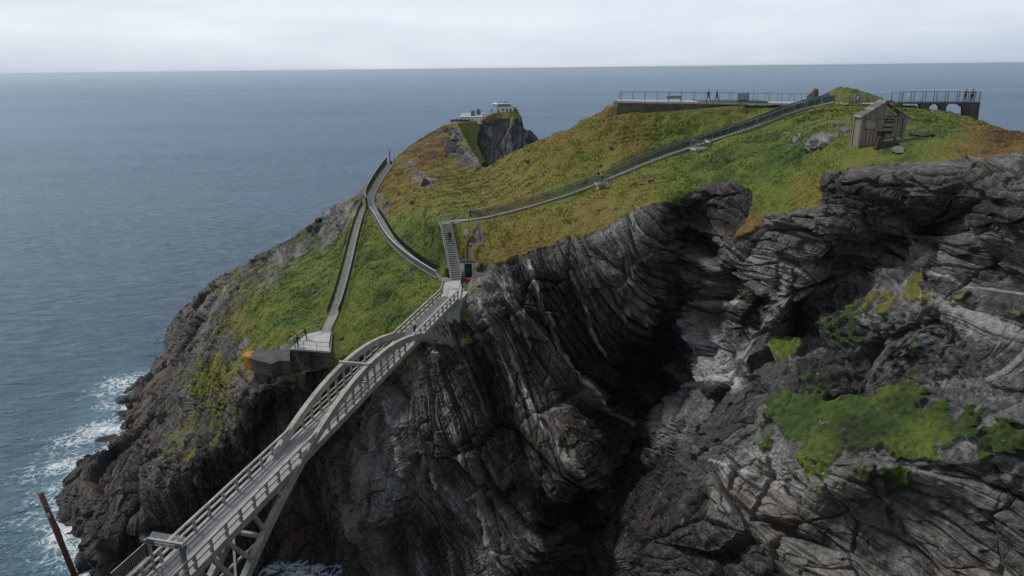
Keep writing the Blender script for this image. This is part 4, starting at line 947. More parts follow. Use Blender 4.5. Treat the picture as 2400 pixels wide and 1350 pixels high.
part(MB().hexa([LB(.8, -.6, .7), LB(1.1, -.6, .7), LB(1.1, .5, .95), LB(.8, .5, .95), LB(.8, -.6, .76), LB(1.1, -.6, .76), LB(1.1, .5, 1.01), LB(.8, .5, 1.01)]), 'information_panel', 'signw', bay_hi)
bay_lo, LB2 = bay('lookout_bay', 'small railed lookout bay halfway along the upper path, with a person in orange', 1410, 428, 97.3, .85, .7, 1.1, .30, 'concrete')

def sign(name, label, base, w, h, z0, rot=0.0, lean=0.0, mat='signw'):
    t = thing(name, label, 'sign', base); c, s = math.cos(rot), math.sin(rot); L = lambda x, y, z: Vector(base) + Vector((x * c - y * s, x * s + y * c, z))
    part(MB().bar(L(-w * .3, .05, -.3), L(-w * .3, .05, z0 + h * .5), .06), 'post', 'galv', t)
    if w > .6: part(MB().bar(L(w * .3, .05, -.3), L(w * .3, .05, z0 + h * .5), .06), 'post', 'galv', t)
    part(MB().hexa([L(-w / 2, -.02 - lean, z0), L(w / 2, -.02 - lean, z0), L(w / 2, .02 - lean, z0), L(-w / 2, .02 - lean, z0), L(-w / 2, -.02 + lean, z0 + h), L(w / 2, -.02 + lean, z0 + h), L(w / 2, .02 + lean, z0 + h), L(-w / 2, .02 + lean, z0 + h)]), 'panel', mat, t)
    for k, z in enumerate((.78, .55, .32)):
        part(MB().hexa([L(-w * .36, -.026 - lean, z0 + h * z - .03), L(w * (.30 - .12 * (k % 2)), -.026 - lean, z0 + h * z - .03), L(w * (.30 - .12 * (k % 2)), -.022 - lean, z0 + h * z - .03), L(-w * .36, -.022 - lean, z0 + h * z - .03), L(-w * .36, -.026 - lean, z0 + h * z), L(w * (.30 - .12 * (k % 2)), -.026 - lean, z0 + h * z), L(w * (.30 - .12 * (k % 2)), -.022 - lean, z0 + h * z), L(-w * .36, -.022 - lean, z0 + h * z)]), 'print_line', 'slateg', t) if lean == 0 else None
    return t
sign('information_board', 'white information board on the fence near the top of the stairs', aty(1071, 527, 97.0), .85, .55, .25, .05, .03)
sign('notice_sign', 'white notice board on a post in the grass below the stair top', land(1089, 556, 0), .55, .78, .55)
sign('notice_sign', 'small cream notice beside the lower left of the staircase', land(1049, 634, 0), .34, .45, .45, mat='beige')

# ------------------------------------------------------------------ shed by the landing
shed = thing('shed', 'small white shed with dark green door and flat dark roof', 'shed', hb); rot = .10
c, s_ = math.cos(rot), math.sin(rot); L = lambda x, y, z: hb + Vector((x * c - y * s_, x * s_ + y * c, z))
def lbox(L, x0, x1, y0, y1, z0, z1): return MB().hexa([L(x0, y0, z0), L(x1, y0, z0), L(x1, y1, z0), L(x0, y1, z0), L(x0, y0, z1), L(x1, y0, z1), L(x1, y1, z1), L(x0, y1, z1)])
part(lbox(L, -1.0, 1.0, .0, 1.9, -.3, 2.25), 'wall', 'white', shed)
part(lbox(L, -1.12, 1.12, -.16, 2.0, 2.252, 2.42), 'roof', 'roofd', shed)
door = part(lbox(L, -.42, .52, -.05, -.003, .05, 2.08), 'door', 'doorg', shed)
part(MB().bar(L(-.36, -.07, .95), L(.46, -.07, 1.28), .03, .05), 'door_bar', 'galv', shed); part(MB().bar(L(-.36, -.07, 1.3), L(.05, -.07, 1.36), .03, .04), 'door_bar', 'galv', shed)
part(lbox(L, -.56, -.43, -.08, -.004, .0, 2.15), 'door_frame', 'slateg', shed)
rb = atz(1090, 658, 45.05)
t = thing('red_box', 'small red box at the foot of the white shed', 'box', rb); part(MB().box(rb.x - .26, rb.x + .26, rb.y - .2, rb.y + .2, rb.z, rb.z + .34), 'body', 'red', t); part(MB().box(rb.x - .29, rb.x + .29, rb.y - .23, rb.y + .23, rb.z + .342, rb.z + .42), 'lid', 'red', t)

# ------------------------------------------------------------------ terrace on the summit
TY = 110.0; TX = lambda px, Y=110.0: aty(px, 238, Y).x
def terrace_z(px): return aty(px, 237 + (px - 1450) * .0125, 110.0).z
za, zb = terrace_z(1448), terrace_z(2120)
ter = thing('terrace', 'flat paved summit terrace with a rubble retaining wall', 'terrace', Vector((TX(1448), 110, za - 2)))
a0, a1 = Vector((TX(1448), 110.0, za)), Vector((TX(1960), 110.0, terrace_z(1960)))
part(MB().prism([a0, a1, a1 + Vector((0, 6.4, 0)), a0 + Vector((1.0, 6.4, 0))], (0, 0, -.28)), 'slab', 'concrete_pale', ter)
wlen = TX(1800) - TX(1448)
bk = MB(); bk.prism([a0 + Vector((.15, .15, -.282)), a0 + Vector((wlen, .15, -.282)), a0 + Vector((wlen, .15, -.5)), a0 + Vector((wlen * .55, .15, -1.5)), a0 + Vector((.6, .15, -2.9)), a0 + Vector((.15, .15, -2.9))], (0, 5.8, 0)); part(bk, 'wall_core', 'concrete_dark', ter)
rng = random.Random(5); st = MB()
def rubble(st, base, ux, length, depth_fn, ny):
    z = 0.0
    while z < 2.8:
        hh = rng.uniform(.11, .22); x = rng.uniform(-.2, 0)
        while x < length:
            w = rng.uniform(.2, .48)
            if z < depth_fn(x): 
                o_ = base + ux * x + ny * rng.uniform(.0, .09) + Vector((0, 0, -.30 - z)); g = .012
                p = [o_ + ux * g + Vector((0, 0, -hh + g)), o_ + ux * (w - g) + Vector((0, 0, -hh + g)), o_ + ux * (w - g) - ny * .25 + Vector((0, 0, -hh + g)), o_ + ux * g - ny * .25 + Vector((0, 0, -hh + g))]
                q = [v + Vector((rng.uniform(-.02, .02), 0, hh - 2 * g + rng.uniform(-.02, .02))) for v in p]; st.hexa(p + q)
            x += w
        z += hh
rubble(st, a0 + Vector((.05, .08, 0)), Vector((1, 0, 0)), wlen, lambda x: 2.7 * max(.16, 1 - x / (wlen * .78)), Vector((0, -1, 0)))
o = part(st, 'rubble_stones', 'stone', ter); o['kind'] = 'stuff'
def tfence(label, x0, x1, Y, h=1.4):
    pts = [Vector((aty(px, 238, Y).x, Y, terrace_z(px * 1.0))) for px in np.linspace(x0, x1, 12)]
    return fence('terrace_railing', label, 'railing', pts, h, 1.95, .055, ((1.0, .045), (.08, .03)), 'slateg', 'galvmesh', 'galvmesh', .004, .15)
tfence('front railing of the summit terrace above the rubble wall', 1452, 1890, 110.3)
tfence('back railing of the summit terrace facing the open sea', 1455, 1905, 116.0, 1.3)
p0 = Vector((aty(1456, 238, 110.3).x, 110.3, za)); fence('terrace_railing', 'short end railing closing the left end of the summit terrace', 'railing', [p0, p0 + Vector((.8, 5.7, 0))], 1.35, 1.9, .055, ((1.0, .05), (.1, .035)), 'galv', 'galv', 'galvmesh', .006, .15)
pts = [aty(px, py, Y) for px, py, Y in ((1945, 243, 109.0), (2000, 243, 105.5), (2050, 243, 102.5), (2112, 242, 98.2))]
fence('terrace_railing', 'railing right of the stair head, behind the old hut', 'railing', pts, 1.35, 1.6, .055, ((1.0, .06), (.5, .03)), 'galv', 'galv', 'galvmesh', .006, .15)
o = part(MB().prism([pts[0] + Vector((0, -.3, 0)), pts[-1] + Vector((0, -.3, 0)), pts[-1] + Vector((0, 2.2, 0)), pts[0] + Vector((0, 2.2, 0))], (0, 0, -.4)), 'walk_slab', 'concrete_pale', ter)
def rail_box(label, px0, px1, Y, h, name='display_case'):
    x0, x1 = aty(px0, 238, Y).x, aty(px1, 238, Y).x; z = terrace_z((px0 + px1) / 2); t = thing(name, label, 'display case', Vector(((x0 + x1) / 2, Y, z)))
    for x in (x0, x1):
        for y in (Y, Y + .5): part(MB().bar((x, y, z), (x, y, z + h), .09), 'post', 'slateg', t)
    part(MB().box(x0 - .05, x1 + .05, Y - .06, Y + .56, z + h + .002, z + h + .1), 'top', 'slateg', t)
    part(MB().box(x0 + .06, x1 - .06, Y + .02, Y + .05, z + .35, z + h - .06), 'pane', 'glass', t); part(MB().box(x0, x1, Y - .02, Y + .5, z + .02, z + .34), 'base', 'roofd', t)
    return t
rail_box('box shaped frame with glass panel standing on the summit terrace', 1731, 1754, 111.5, 1.3)
x0, x1 = aty(1563, 238, 112).x, aty(1597, 238, 112).x; zt = terrace_z(1580); bench = thing('bench', 'low grey bench on the left half of the summit terrace', 'bench', Vector(((x0 + x1) / 2, 112, zt)))
part(MB().box(x0, x1, 111.8, 112.3, zt + .40, zt + .48), 'seat', 'woodg', bench); part(MB().box(x0, x1, 112.32, 112.38, zt + .42, zt + .80), 'backrest', 'woodg', bench)
for x in (x0 + .12, x1 - .12): part(MB().box(x - .07, x + .07, 111.85, 112.3, zt, zt + .398), 'leg', 'concrete', bench)
x0 = aty(2011, 232, 104.5).x; zt = aty(2011, 242.5, 104.5).z
t = thing('notice_cabinet', 'grey cabinet with a white notice behind the hut', 'cabinet', Vector((x0, 104.8, zt))); part(MB().box(x0 - .3, x0 + .3, 104.7, 105.0, zt, zt + 1.3), 'body', 'slateg', t); part(MB().box(x0 - .12, x0 + .14, 104.67, 104.697, zt + .6, zt + 1.05), 'notice', 'signw', t)

# concrete lookout pier at the right end
PY_ = 97.0; XP = lambda px, py: aty(px, py, PY_)
pier = thing('lookout_pier', 'dark concrete lookout pier on openwork supports at the right end', 'pier', XP(2280, 285))
dz = Vector((0, 2.3, 0))
part(MB().prism([XP(2105, 240), XP(2298, 239.5), XP(2298, 243.5), XP(2105, 243.5)], dz), 'deck', 'concrete_dark', pier)
part(MB().prism([XP(2258, 243.6), XP(2297, 243.6), XP(2291, 291), XP(2284, 291), XP(2257, 270)], Vector((0, .55, 0))), 'end_support', 'concrete_dark', pier)
part(MB().prism([XP(2196, 243.6), XP(2223, 243.6), XP(2218, 251), XP(2217, 266), XP(2203, 264), XP(2203, 250)], Vector((0, .55, 0))), 'support', 'concrete_dark', pier)
part(MB().prism([XP(2155, 243.6), XP(2186, 243.6), XP(2178, 250), XP(2178, 262), XP(2160, 256)], Vector((0, .55, 0))), 'support', 'concrete_dark', pier)
part(MB().prism([XP(2246, 243.6), XP(2257.9, 243.6), XP(2257.9, 252)], Vector((0, .55, 0))), 'haunch', 'concrete_dark', pier)
for lab, dy in (('front railing of the dark concrete lookout pier', .15), ('rear railing of the dark concrete lookout pier', 2.15)):
    q = [XP(2108, 240) + Vector((0, dy, 0)), XP(2296, 239.5) + Vector((0, dy, 0))]; fence('pier_railing', lab, 'railing', q, 1.38, 1.65, .06, ((1.0, .05), (.08, .035)), 'darkpost', 'galvmesh', 'darkpost', .008, .2)
q = XP(2296, 239.5); fence('pier_railing', 'end railing closing the seaward end of the lookout pier', 'railing', [q + Vector((0, .15, 0)), q + Vector((0, 2.15, 0))], 1.38, 1.0, .07, ((1.0, .05), (.08, .035)), 'darkpost', 'darkpost', 'darkpost', .008, .2)

# ------------------------------------------------------------------ boulders, outcrop, mound
def rock_mesh(name, loc, size, seed, mat, sub_=3, rotz=0.0, sharp=.35):
    import bmesh
    bm = bmesh.new(); bmesh.ops.create_icosphere(bm, subdivisions=sub_, radius=1.0); off = Vector((seed * 13.7, seed * 3.1, 5.0)); rr = random.Random(seed)
    planes = [(Vector((rr.uniform(-1, 1), rr.uniform(-1, 1), rr.uniform(-.6, 1))).normalized(), rr.uniform(.55, .85)) for _ in range(9)]
    for v in bm.verts:
        p = v.co.copy()
        for nn, dd in planes:
            e = p.dot(nn) - dd
            if e > 0: p -= nn * e
        p *= 1 + .20 * mnoise.noise(p * 1.7 + off) + .13 * mnoise.noise(p * 4.5 + off) + .07 * mnoise.noise(p * 10 + off)
        v.co = Vector((p.x * size[0], p.y * size[1], p.z * size[2]))
    bm.normal_update(); me = bpy.data.meshes.new(name); bm.to_mesh(me); bm.free(); me.materials.append(M[mat] if isinstance(mat, str) else mat)
    o = bpy.data.objects.new(name, me); COL.objects.link(o); o.location = loc; o.rotation_euler = (0, 0, rotz); return o
def boulder(px, py, sx, sy, sz, seed, label, mat='boulder', rot=0.0):
    sx, sy, sz = sx * .72, sy * .72, sz * .72; p = land(px, py, sz * (.5 if sx > 1.1 and 1880 < px < 1930 else .25)); o = rock_mesh('boulder', p, (sx, sy, sz), seed, mat, 3, rot); return tag(o, label, 'boulder')
B_ = [(765, 661, .55, .5, .55, 'upper of two grey boulders beside the straight path'), (737, 683, .85, .55, .45, 'lower, flatter of two pale boulders left of the straight path'), (642, 762, .35, .3, .35, 'small dark boulder on the lower left slope', 'boulderd'), (588, 772, .5, .35, .3, 'low dark stone near the rocks left of the platform', 'boulderd'),
      (1970, 291, 1.1, .7, .5, 'flat pale boulder just left of the wooden hut'), (1978, 308, .9, .7, .7, 'rounded pale boulder by the left corner of the hut'), (2106, 353, 1.35, .8, .5, 'long pale lichened boulder in front of the hut'), (1905, 345, 1.6, 1.0, 1.0, 'largest lichened boulder in the grass left of the hut'), (1928, 342, .8, .7, .75, 'pale boulder touching the right side of the largest boulder'),
      (1843, 256, 1.1, .8, .75, 'white topped boulder behind the upper path near the terrace'), (1985, 245, 1.2, .7, .45, 'pale flat boulder above the hut by the walkway'), (2132, 285, 1.0, .6, .3, 'low dark boulder right of the hut', 'boulderd'), (2155, 318, 1.8, .6, .35, 'dark rocky lip in the turf right of the hut', 'boulderd'),
      (1405, 389, .8, .5, .35, 'dark boulder on the slope above the lower lookout bay', 'boulderd'), (1424, 436, .7, .5, .5, 'grey boulder just below the lower lookout bay'), (1522, 422, .75, .55, .35, 'dark hollow stone in the grass below the upper path', 'boulderd'), (1430, 346, .7, .5, .45, 'dark stone on the brown slope above the path', 'boulderd'), (1327, 472, .6, .4, .3, 'pale stone in the grass under the upper path'),
      (996, 432, 1.3, 1.0, 1.5, 'upright dark crag on the hill above the curved path', 'boulderd'), (935, 450, 1.4, .5, .45, 'long pale slanting stone on the hill by the curved path'), (921, 474, .9, .6, .6, 'pinkish stone beside the bend of the curved path'), (965, 477, .7, .6, .8, 'dark stone below the slanting pale one', 'boulderd'), (1052, 352, 1.8, 1.4, 2.0, 'tall pale crag high on the station hill'), (1063, 325, 2.6, 1.6, 1.8, 'broad pale crag near the crest of the station hill'),
      (1016, 366, 1.2, .9, 1.2, 'grey pointed rock on the brown hillside'), (1240, 352, 1.1, .7, .5, 'dark stone on the ridge line of the main hill', 'boulderd'), (1238, 375, 1.3, .6, .35, 'flat dark stone below the ridge line', 'boulderd'), (1500, 432, .4, .3, .25, 'small pale stone in the brown grass over the cliff'), (1440, 487, .5, .4, .3, 'small white stone near the cliff edge'), (1150, 668, 1.9, 1.3, 2.2, 'great grey slab leaning at the cliff top right of the shed'), (1122, 625, .8, .6, .6, 'pale rock poking from the bank beside the shed'), (800, 792, .6, .5, .55, 'pale stone in the bank right of the platform'), (745, 519, 2.4, 1.5, 1.3, 'black boulder on the seaward skyline of the left slope', 'boulderd'), (625, 605, 4.0, 2.5, 2.4, 'black knuckle of rock on the left skyline', 'boulderd')]
for i, b in enumerate(B_): boulder(*b[:5], i + 3, b[5], b[6] if len(b) > 6 else 'boulder', (i * .7) % 3)
SEA_R = [(292, 938, 2.2, 1.8, 1.6, 'dark sea rock standing off the left shore in foam'), (298, 970, 2.0, 1.6, 1.3, 'low dark sea rock awash below the left shore'), (250, 1028, 2.5, 1.6, .7, 'flat sea rock half covered by surf'), (172, 1225, 1.5, 1.2, .8, 'reddish sea rock in the surf near the pole')]
for i, (px, py, a, b, c_, lab) in enumerate(SEA_R): tag(rock_mesh('sea_rock', atz(px, py, .1), (a, b, c_), 60 + i, 'boulderd', 3), lab, 'rock')
OUT = [(1902, 229, .8, .7, .85), (1911, 222, .6, .6, 1.0), (1924, 231, .9, .8, .75), (1936, 230, 1.1, .9, 1.0), (1948, 234, .9, .8, .75), (1886, 241, 1.6, .9, .45)]
OLB = ['left blocky tooth of the jagged outcrop behind the upper path', 'tallest pointed tooth of the jagged outcrop', 'middle brown block of the jagged outcrop', 'broad block on the right shoulder of the outcrop', 'smallest block at the right end of the outcrop', 'low dark ledge left of the jagged outcrop']
for k, (px, py, a, b, c_) in enumerate(OUT): tag(rock_mesh('outcrop_block', aty(px, py, 117.5), (a, b, c_), 91 + k * 3, 'boulderd', 3, k * .8), OLB[k], 'rock', 'jagged outcrop on the summit')
def build_mound():
    xs = np.linspace(-1, 1, 90); ys = np.linspace(-1, 1, 50); X, Y = np.meshgrid(xs, ys); c = aty(2010, 243, 119.0)
    prof = np.interp(X, [-1, -.72, -.52, -.35, 0, .35, .7, 1], [0, .35, .92, 1.0, .78, .5, .22, 0]); h = prof * np.sqrt(np.clip(1 - Y ** 2, 0, 1))
    wx = np.stack([X.ravel() * 7.2, Y.ravel() * 5, h.ravel() * 3.0 - .4], 1); wx += np.array(c); nz = fbm(wx * .8, 4, .55, 5); wx[:, 2] += nz * .9 * np.clip(h.ravel() * 3, 0, 1)
    idx = np.arange(X.size).reshape(X.shape); fc = np.stack([idx[:-1, :-1], idx[:-1, 1:], idx[1:, 1:], idx[1:, :-1]], -1).reshape(-1, 4)
    me = bpy.data.meshes.new('grassy_mound'); me.from_pydata(wx.tolist(), [], fc.tolist()); me.update(); me.polygons.foreach_set('use_smooth', [True] * len(fc))
    for k, v in (('grass', .95 + nz * .8), ('brown', np.interp(X.ravel(), [-1, -.4, .2, 1], [.7, .42, .22, .15])), ('vein', 0), ('pale', .1), ('wet', 0), ('rust', 0), ('hue', .5), ('bed', .5)):
        at = me.attributes.new(k, 'FLOAT', 'POINT'); at.data.foreach_set('value', (np.zeros(len(wx)) + v).astype(np.float32))
    me.materials.append(LAND); o = bpy.data.objects.new('grassy_mound', me); COL.objects.link(o); o['kind'] = 'structure'
build_mound()

# ------------------------------------------------------------------ derelict wooden hut
hut = thing('wooden_hut', 'derelict weathered wooden hut with gabled roof and open front', 'hut', hc); hr = math.radians(-9)
ch, sh_ = math.cos(hr), math.sin(hr); HS = .90; H = lambda x, y, z: hc + HS * Vector((x * ch - y * sh_, x * sh_ + y * ch, z))
W2, EV, AP, DP = 1.98, 2.92, 4.18, 2.0; hrng = random.Random(11)
gz = lambda x: .55 + x * .28            # turf rises to the right
for nm, x, y in (('post', -W2, 0), ('post', W2, 0), ('post', -W2, DP), ('post', W2, DP)): part(lbox(H, x - .13, x + .13, y - .12, y + .12, gz(x) - .9, EV), 'corner_post', 'woodg', hut)
for y in (0, DP):
    part(lbox(H, -W2, W2, y - .07, y + .07, EV - .28, EV - .12), 'tie_beam', 'woodg', hut)
nb = 17
for i in range(nb):                         # gable boards; three are broken away right of the ridge
    x0 = -W2 + .02 + i * (2 * W2 - .04) / nb; x1 = x0 + (2 * W2 - .04) / nb - .018; xm = (x0 + x1) / 2
    t0 = EV + (AP - EV) * (1 - abs(x0) / W2) - .05; t1 = EV + (AP - EV) * (1 - abs(x1) / W2) - .05; lo = EV - .30 + hrng.uniform(-.03, .03); dy = hrng.uniform(-.012, .012)
    gaps = {9: ((lo, EV + .12), (EV + .30, EV + .42)), 10: ((lo, lo + .1),), 11: ((lo, t0),), 12: ((lo, lo + .14), (EV + .12, EV + .2)), 13: ((lo, lo + .2),)}
    for a, b in gaps.get(i, ((lo, None),)):
        tb0, tb1 = (t0, t1) if b is None else (min(b, t0), min(b, t1))
        part(MB().hexa([H(x0, -.11 + dy, a), H(x1, -.11 + dy, a), H(x1, -.085 + dy, a), H(x0, -.085 + dy, a), H(x0, -.11 + dy, max(tb0, a + .05)), H(x1, -.11 + dy, max(tb1, a + .05)), H(x1, -.085 + dy, max(tb1, a + .05)), H(x0, -.085 + dy, max(tb0, a + .05))]), 'gable_board', 'wood', hut)
for sg in (-1, 1):                          # bargeboards and roof boards
    part(MB().bar(H(sg * (W2 + .22), -.2, EV - .16), H(0, -.2, AP + .03), .06, .2, up=(0, -1, .3)), 'bargeboard', 'woodg', hut)
    for k in range(9):
        f0, f1 = k / 9, (k + .93) / 9; xa, xb = sg * (W2 + .3) * (1 - f0), sg * (W2 + .3) * (1 - f1); za_, zb_ = EV - .2 + (AP + .12 - EV + .2) * f0, EV - .2 + (AP + .12 - EV + .2) * f1
        lift = hrng.uniform(0, .03); ya, yb = -.28 + hrng.uniform(0, .1), DP + .2 - hrng.uniform(0, .2)
        if sg == -1 and k in (3,): yb -= .5
        part(MB().hexa([H(xa, ya, za_ + lift), H(xb, ya, zb_ + lift), H(xb, yb, zb_ + lift), H(xa, yb, za_ + lift), H(xa, ya, za_ + lift + .04), H(xb, ya, zb_ + lift + .04), H(xb, yb, zb_ + lift + .04), H(xa, yb, za_ + lift + .04)]), 'roof_board', 'roofw' if (k + (sg > 0)) % 4 else 'woodg', hut)
part(MB().bar(H(0, -.3, AP + .16), H(0, DP + .2, AP + .16), .16, .07), 'ridge_cap', 'woodb', hut)
for i in range(10):                         # left wall boards
    y0 = .13 + i * (DP - .26) / 10; part(lbox(H, -W2 - .035, -W2 + .0, y0, y0 + (DP - .26) / 10 - .015, gz(-W2) - .3 + hrng.uniform(0, .25), EV - .05), 'wall_board', 'woodb' if i % 3 else 'wood', hut)
for i in range(10): 
    y0 = .13 + i * (DP - .26) / 10; part(lbox(H, W2, W2 + .035, y0, y0 + (DP - .26) / 10 - .015, gz(W2) - .3, EV - .05), 'wall_board', 'wood', hut)
for i in range(14):
    x0 = -W2 + .13 + i * (2 * W2 - .26) / 14; part(lbox(H, x0, x0 + (2 * W2 - .26) / 14 - .012, DP - .02, DP + .015, gz(x0) - .4, EV - .1), 'back_board', 'woodb', hut)
part(lbox(H, -1.55, -.62, .06, .09, 1.62, EV - .3), 'front_panel', 'ply', hut); part(lbox(H, -.60, .05, .0, .03, 1.45, EV - .28), 'front_panel', 'wood', hut)
for k in (0, 1, 3, 4, 6): part(lbox(H, .12, .95, .10, .125, 1.42 + k * .155, 1.42 + k * .155 + .14), 'slat', 'ply', hut)
part(lbox(H, .96, 1.28, .03, .06, gz(1) + .05, EV - .29), 'front_board', 'woodb', hut); part(lbox(H, 1.34, 1.78, .05, .08, gz(1.5), EV - .29), 'front_board', 'woodb', hut)
part(lbox(H, -1.84, -1.58, .02, .05, 1.5, EV - .29), 'front_board', 'woodb', hut)
for x0, x1, z0, m_ in ((-1.82, -1.50, -.12, 'woodb'), (-1.47, -1.12, -.05, 'wood'), (-1.09, -.78, .0, 'woodb'), (-.74, -.46, .1, 'woodb')): part(lbox(H, x0, x1, -.06, -.03, z0, 1.45), 'lower_board', m_, hut)
part(lbox(H, .35, .95, .1, .13, gz(.6), 1.18), 'lower_board', 'woodb', hut); part(lbox(H, -1.85, 1.85, -.02, .05, 1.46, 1.56), 'mid_rail', 'woodg', hut); part(lbox(H, -.42, -.02, -.07, -.02, .62, 1.42), 'lower_board', 'roofd', hut)
gb = land(2060, 346, 0)
t = thing('stone_slab', 'upright dark stone slab standing in front of the hut', 'stone', gb); part(MB().prism([gb + Vector((-.34, 0, -.3)), gb + Vector((.30, 0, -.3)), gb + Vector((.24, 0, .92)), gb + Vector((.0, 0, 1.02)), gb + Vector((-.22, 0, .95))], (0, .22, 0)), 'slab', 'boulderd', t); part(MB().box(gb.x - .42, gb.x + .4, gb.y - .1, gb.y + .32, gb.z - .3, gb.z + .12), 'base', 'boulderd', t)
gb = land(2080, 342, 0)
t = thing('stone_trough', 'low dark trough on the grass right of the upright slab', 'trough', gb)
for q in ((-.65, .65, -.3, -.2), (-.65, .65, .2, .3), (-.65, -.55, -.2, .2), (.55, .65, -.2, .2)): part(MB().box(gb.x + q[0], gb.x + q[1], gb.y + q[2], gb.y + q[3], gb.z - .2, gb.z + .42), 'side', 'boulderd', t)
part(MB().box(gb.x - .55, gb.x + .55, gb.y - .2, gb.y + .2, gb.z - .2, gb.z + .1), 'bottom', 'boulderd', t)
wf = [land(px, py, 0) for px, py in ((1880, 306), (1906, 304), (1934, 306), (1962, 306), (1992, 312))]
t = thing('wire_fence', 'line of short leaning fence posts in the grass left of the hut', 'fence', wf[0])
for i, p in enumerate(wf): part(MB().bar(p - Vector((0, 0, .3)), p + Vector((hrng.uniform(-.12, .12), 0, 1.0)), .11), 'post', 'woodg', t)
mb = MB()
for a, b in zip(wf, wf[1:]): mb.bar(a + Vector((0, 0, .75)), b + Vector((0, 0, .75)), .015)
part(mb, 'wire', 'wire', t)
pk = land(1962, 350, 0); t = thing('loose_plank', 'thin pale plank leaning against the rocks left of the hut', 'plank', pk); part(MB().bar(pk + Vector((-.75, .3, 1.2)), pk + Vector((.15, -.1, .0)), .09, .04), 'plank', 'woodg', t); part(MB().bar(pk + Vector((-.5, .22, .55)), pk + Vector((-.2, .1, .5)), .07, .04), 'batten', 'woodg', t)

# ------------------------------------------------------------------ signal station
def pbox(px0, px1, pt_, pb_, Y, depth):
    a, b = aty(px0, pb_, Y), aty(px1, pt_, Y); return MB().box(min(a.x, b.x), max(a.x, b.x), Y, Y + depth, a.z, b.z)
low = thing('station_building', 'long low white station building with grey flat roof', 'building', aty(1102, 287, 214))
part(pbox(1075, 1128, 275.5, 291, 214, 20), 'wall', 'white', low); part(pbox(1074, 1129, 274.2, 275.4, 213.8, 20.4), 'roof', 'roofg', low)
for px, w in ((1083, 2.4), (1095, 2.4), (1107, 2.4)): part(pbox(px, px + w, 279, 283, 213.9, .08), 'window', 'dark', low)
part(pbox(1126.2, 1127.6, 279.5, 287, 213.9, .08), 'door', 'slateg', low)
for px0, px1, pt_, Y in ((1104, 1113, 261, 219), (1116.5, 1126, 257.5, 224)):
    t = thing('chimney_stack', f'grey square chimney block on the long flat roof, {"left" if px0 < 1110 else "right"} of the two', 'chimney', aty(px0, 275, Y)); part(pbox(px0, px1, pt_, 275.0, Y, 1.4), 'stack', 'slateg', t); part(pbox(px0 + 2.5, px0 + 5.5, pt_ - 3, pt_ - .1, Y + .4, .5), 'pot', 'roofd', t); part(pbox(px0 - .5, px1 + .5, pt_, pt_ + 1, Y - .1, 1.6), 'cap', 'slateg', t)
hutb = thing('station_building', 'small white annexe with black low roof left of the station', 'building', aty(1078, 292, 210))
part(pbox(1057, 1098, 284.8, 293, 210, 3.5), 'wall', 'white', hutb); part(pbox(1055, 1101, 281.2, 284.7, 209.7, 4.2), 'roof', 'roofd', hutb)
for px in (1069, 1079.5): part(pbox(px, px + 1.6, 277.5, 281.1, 211, .4), 'vent', 'red', hutb)
tw = thing('station_building', 'white two level station house on the rocky summit', 'building', aty(1180, 268, 226))
part(pbox(1155.5, 1164, 244.5, 268, 226, 5), 'tower', 'white', tw); part(pbox(1154.8, 1164.8, 243.2, 244.4, 225.8, 5.4), 'parapet', 'white', tw); part(pbox(1157, 1159.2, 247.6, 250.6, 225.92, .06), 'window', 'dark', tw)
part(pbox(1164.1, 1208, 250.5, 269, 226.6, 7), 'wall', 'white', tw); part(pbox(1163.9, 1208.6, 248.8, 250.4, 226.3, 7.6), 'roof', 'roofg', tw); part(pbox(1168, 1196, 245.2, 248.7, 228, 4), 'upper_storey', 'slateg', tw); part(pbox(1166.5, 1197, 243.6, 245.1, 227.6, 4.8), 'upper_roof', 'roofg', tw)
for px0, px1, pt_, pb_ in ((1166.8, 1169.6, 256, 267), (1194, 1199, 255.4, 266), (1177, 1180.5, 255, 260), (1186, 1189.5, 255, 260)): part(pbox(px0, px1, pt_, pb_, 226.5, .08), 'window' if pb_ < 262 else 'door', 'dark', tw)
part(pbox(1149.3, 1150.6, 256, 266, 225.5, .4), 'gate_pier', 'slateg', tw); part(pbox(1152.5, 1153.9, 255, 266, 225.5, .4), 'gate_pier', 'slateg', tw)
mast = aty(1186.5, 244, 229); part(MB().tube(mast, mast + Vector((0, 0, 1.0)), .08), 'mast', 'darkpost', tw); part(MB().bar(mast + Vector((-2.6, 0, .72)), mast + Vector((.2, 0, .75)), .08), 'aerial', 'darkpost', tw)
q = aty(1193, 243, 229); part(MB().bar(q, q + Vector((1.9, 0, -.45)), .09), 'aerial', 'darkpost', tw); part(MB().bar(q + Vector((1.8, 0, -.5)), q + Vector((1.5, 0, -1.0)), .07), 'aerial', 'darkpost', tw)
ym = aty(1136, 270, 222); wl_ = thing('boundary_wall', 'low white wall joining the two white station buildings', 'wall', ym); part(pbox(1128.2, 1155, 266.5, 283, 222.5, .5), 'wall', 'white', wl_); part(pbox(1128, 1155.2, 265.8, 266.4, 222.4, .7), 'coping', 'roofg', wl_)

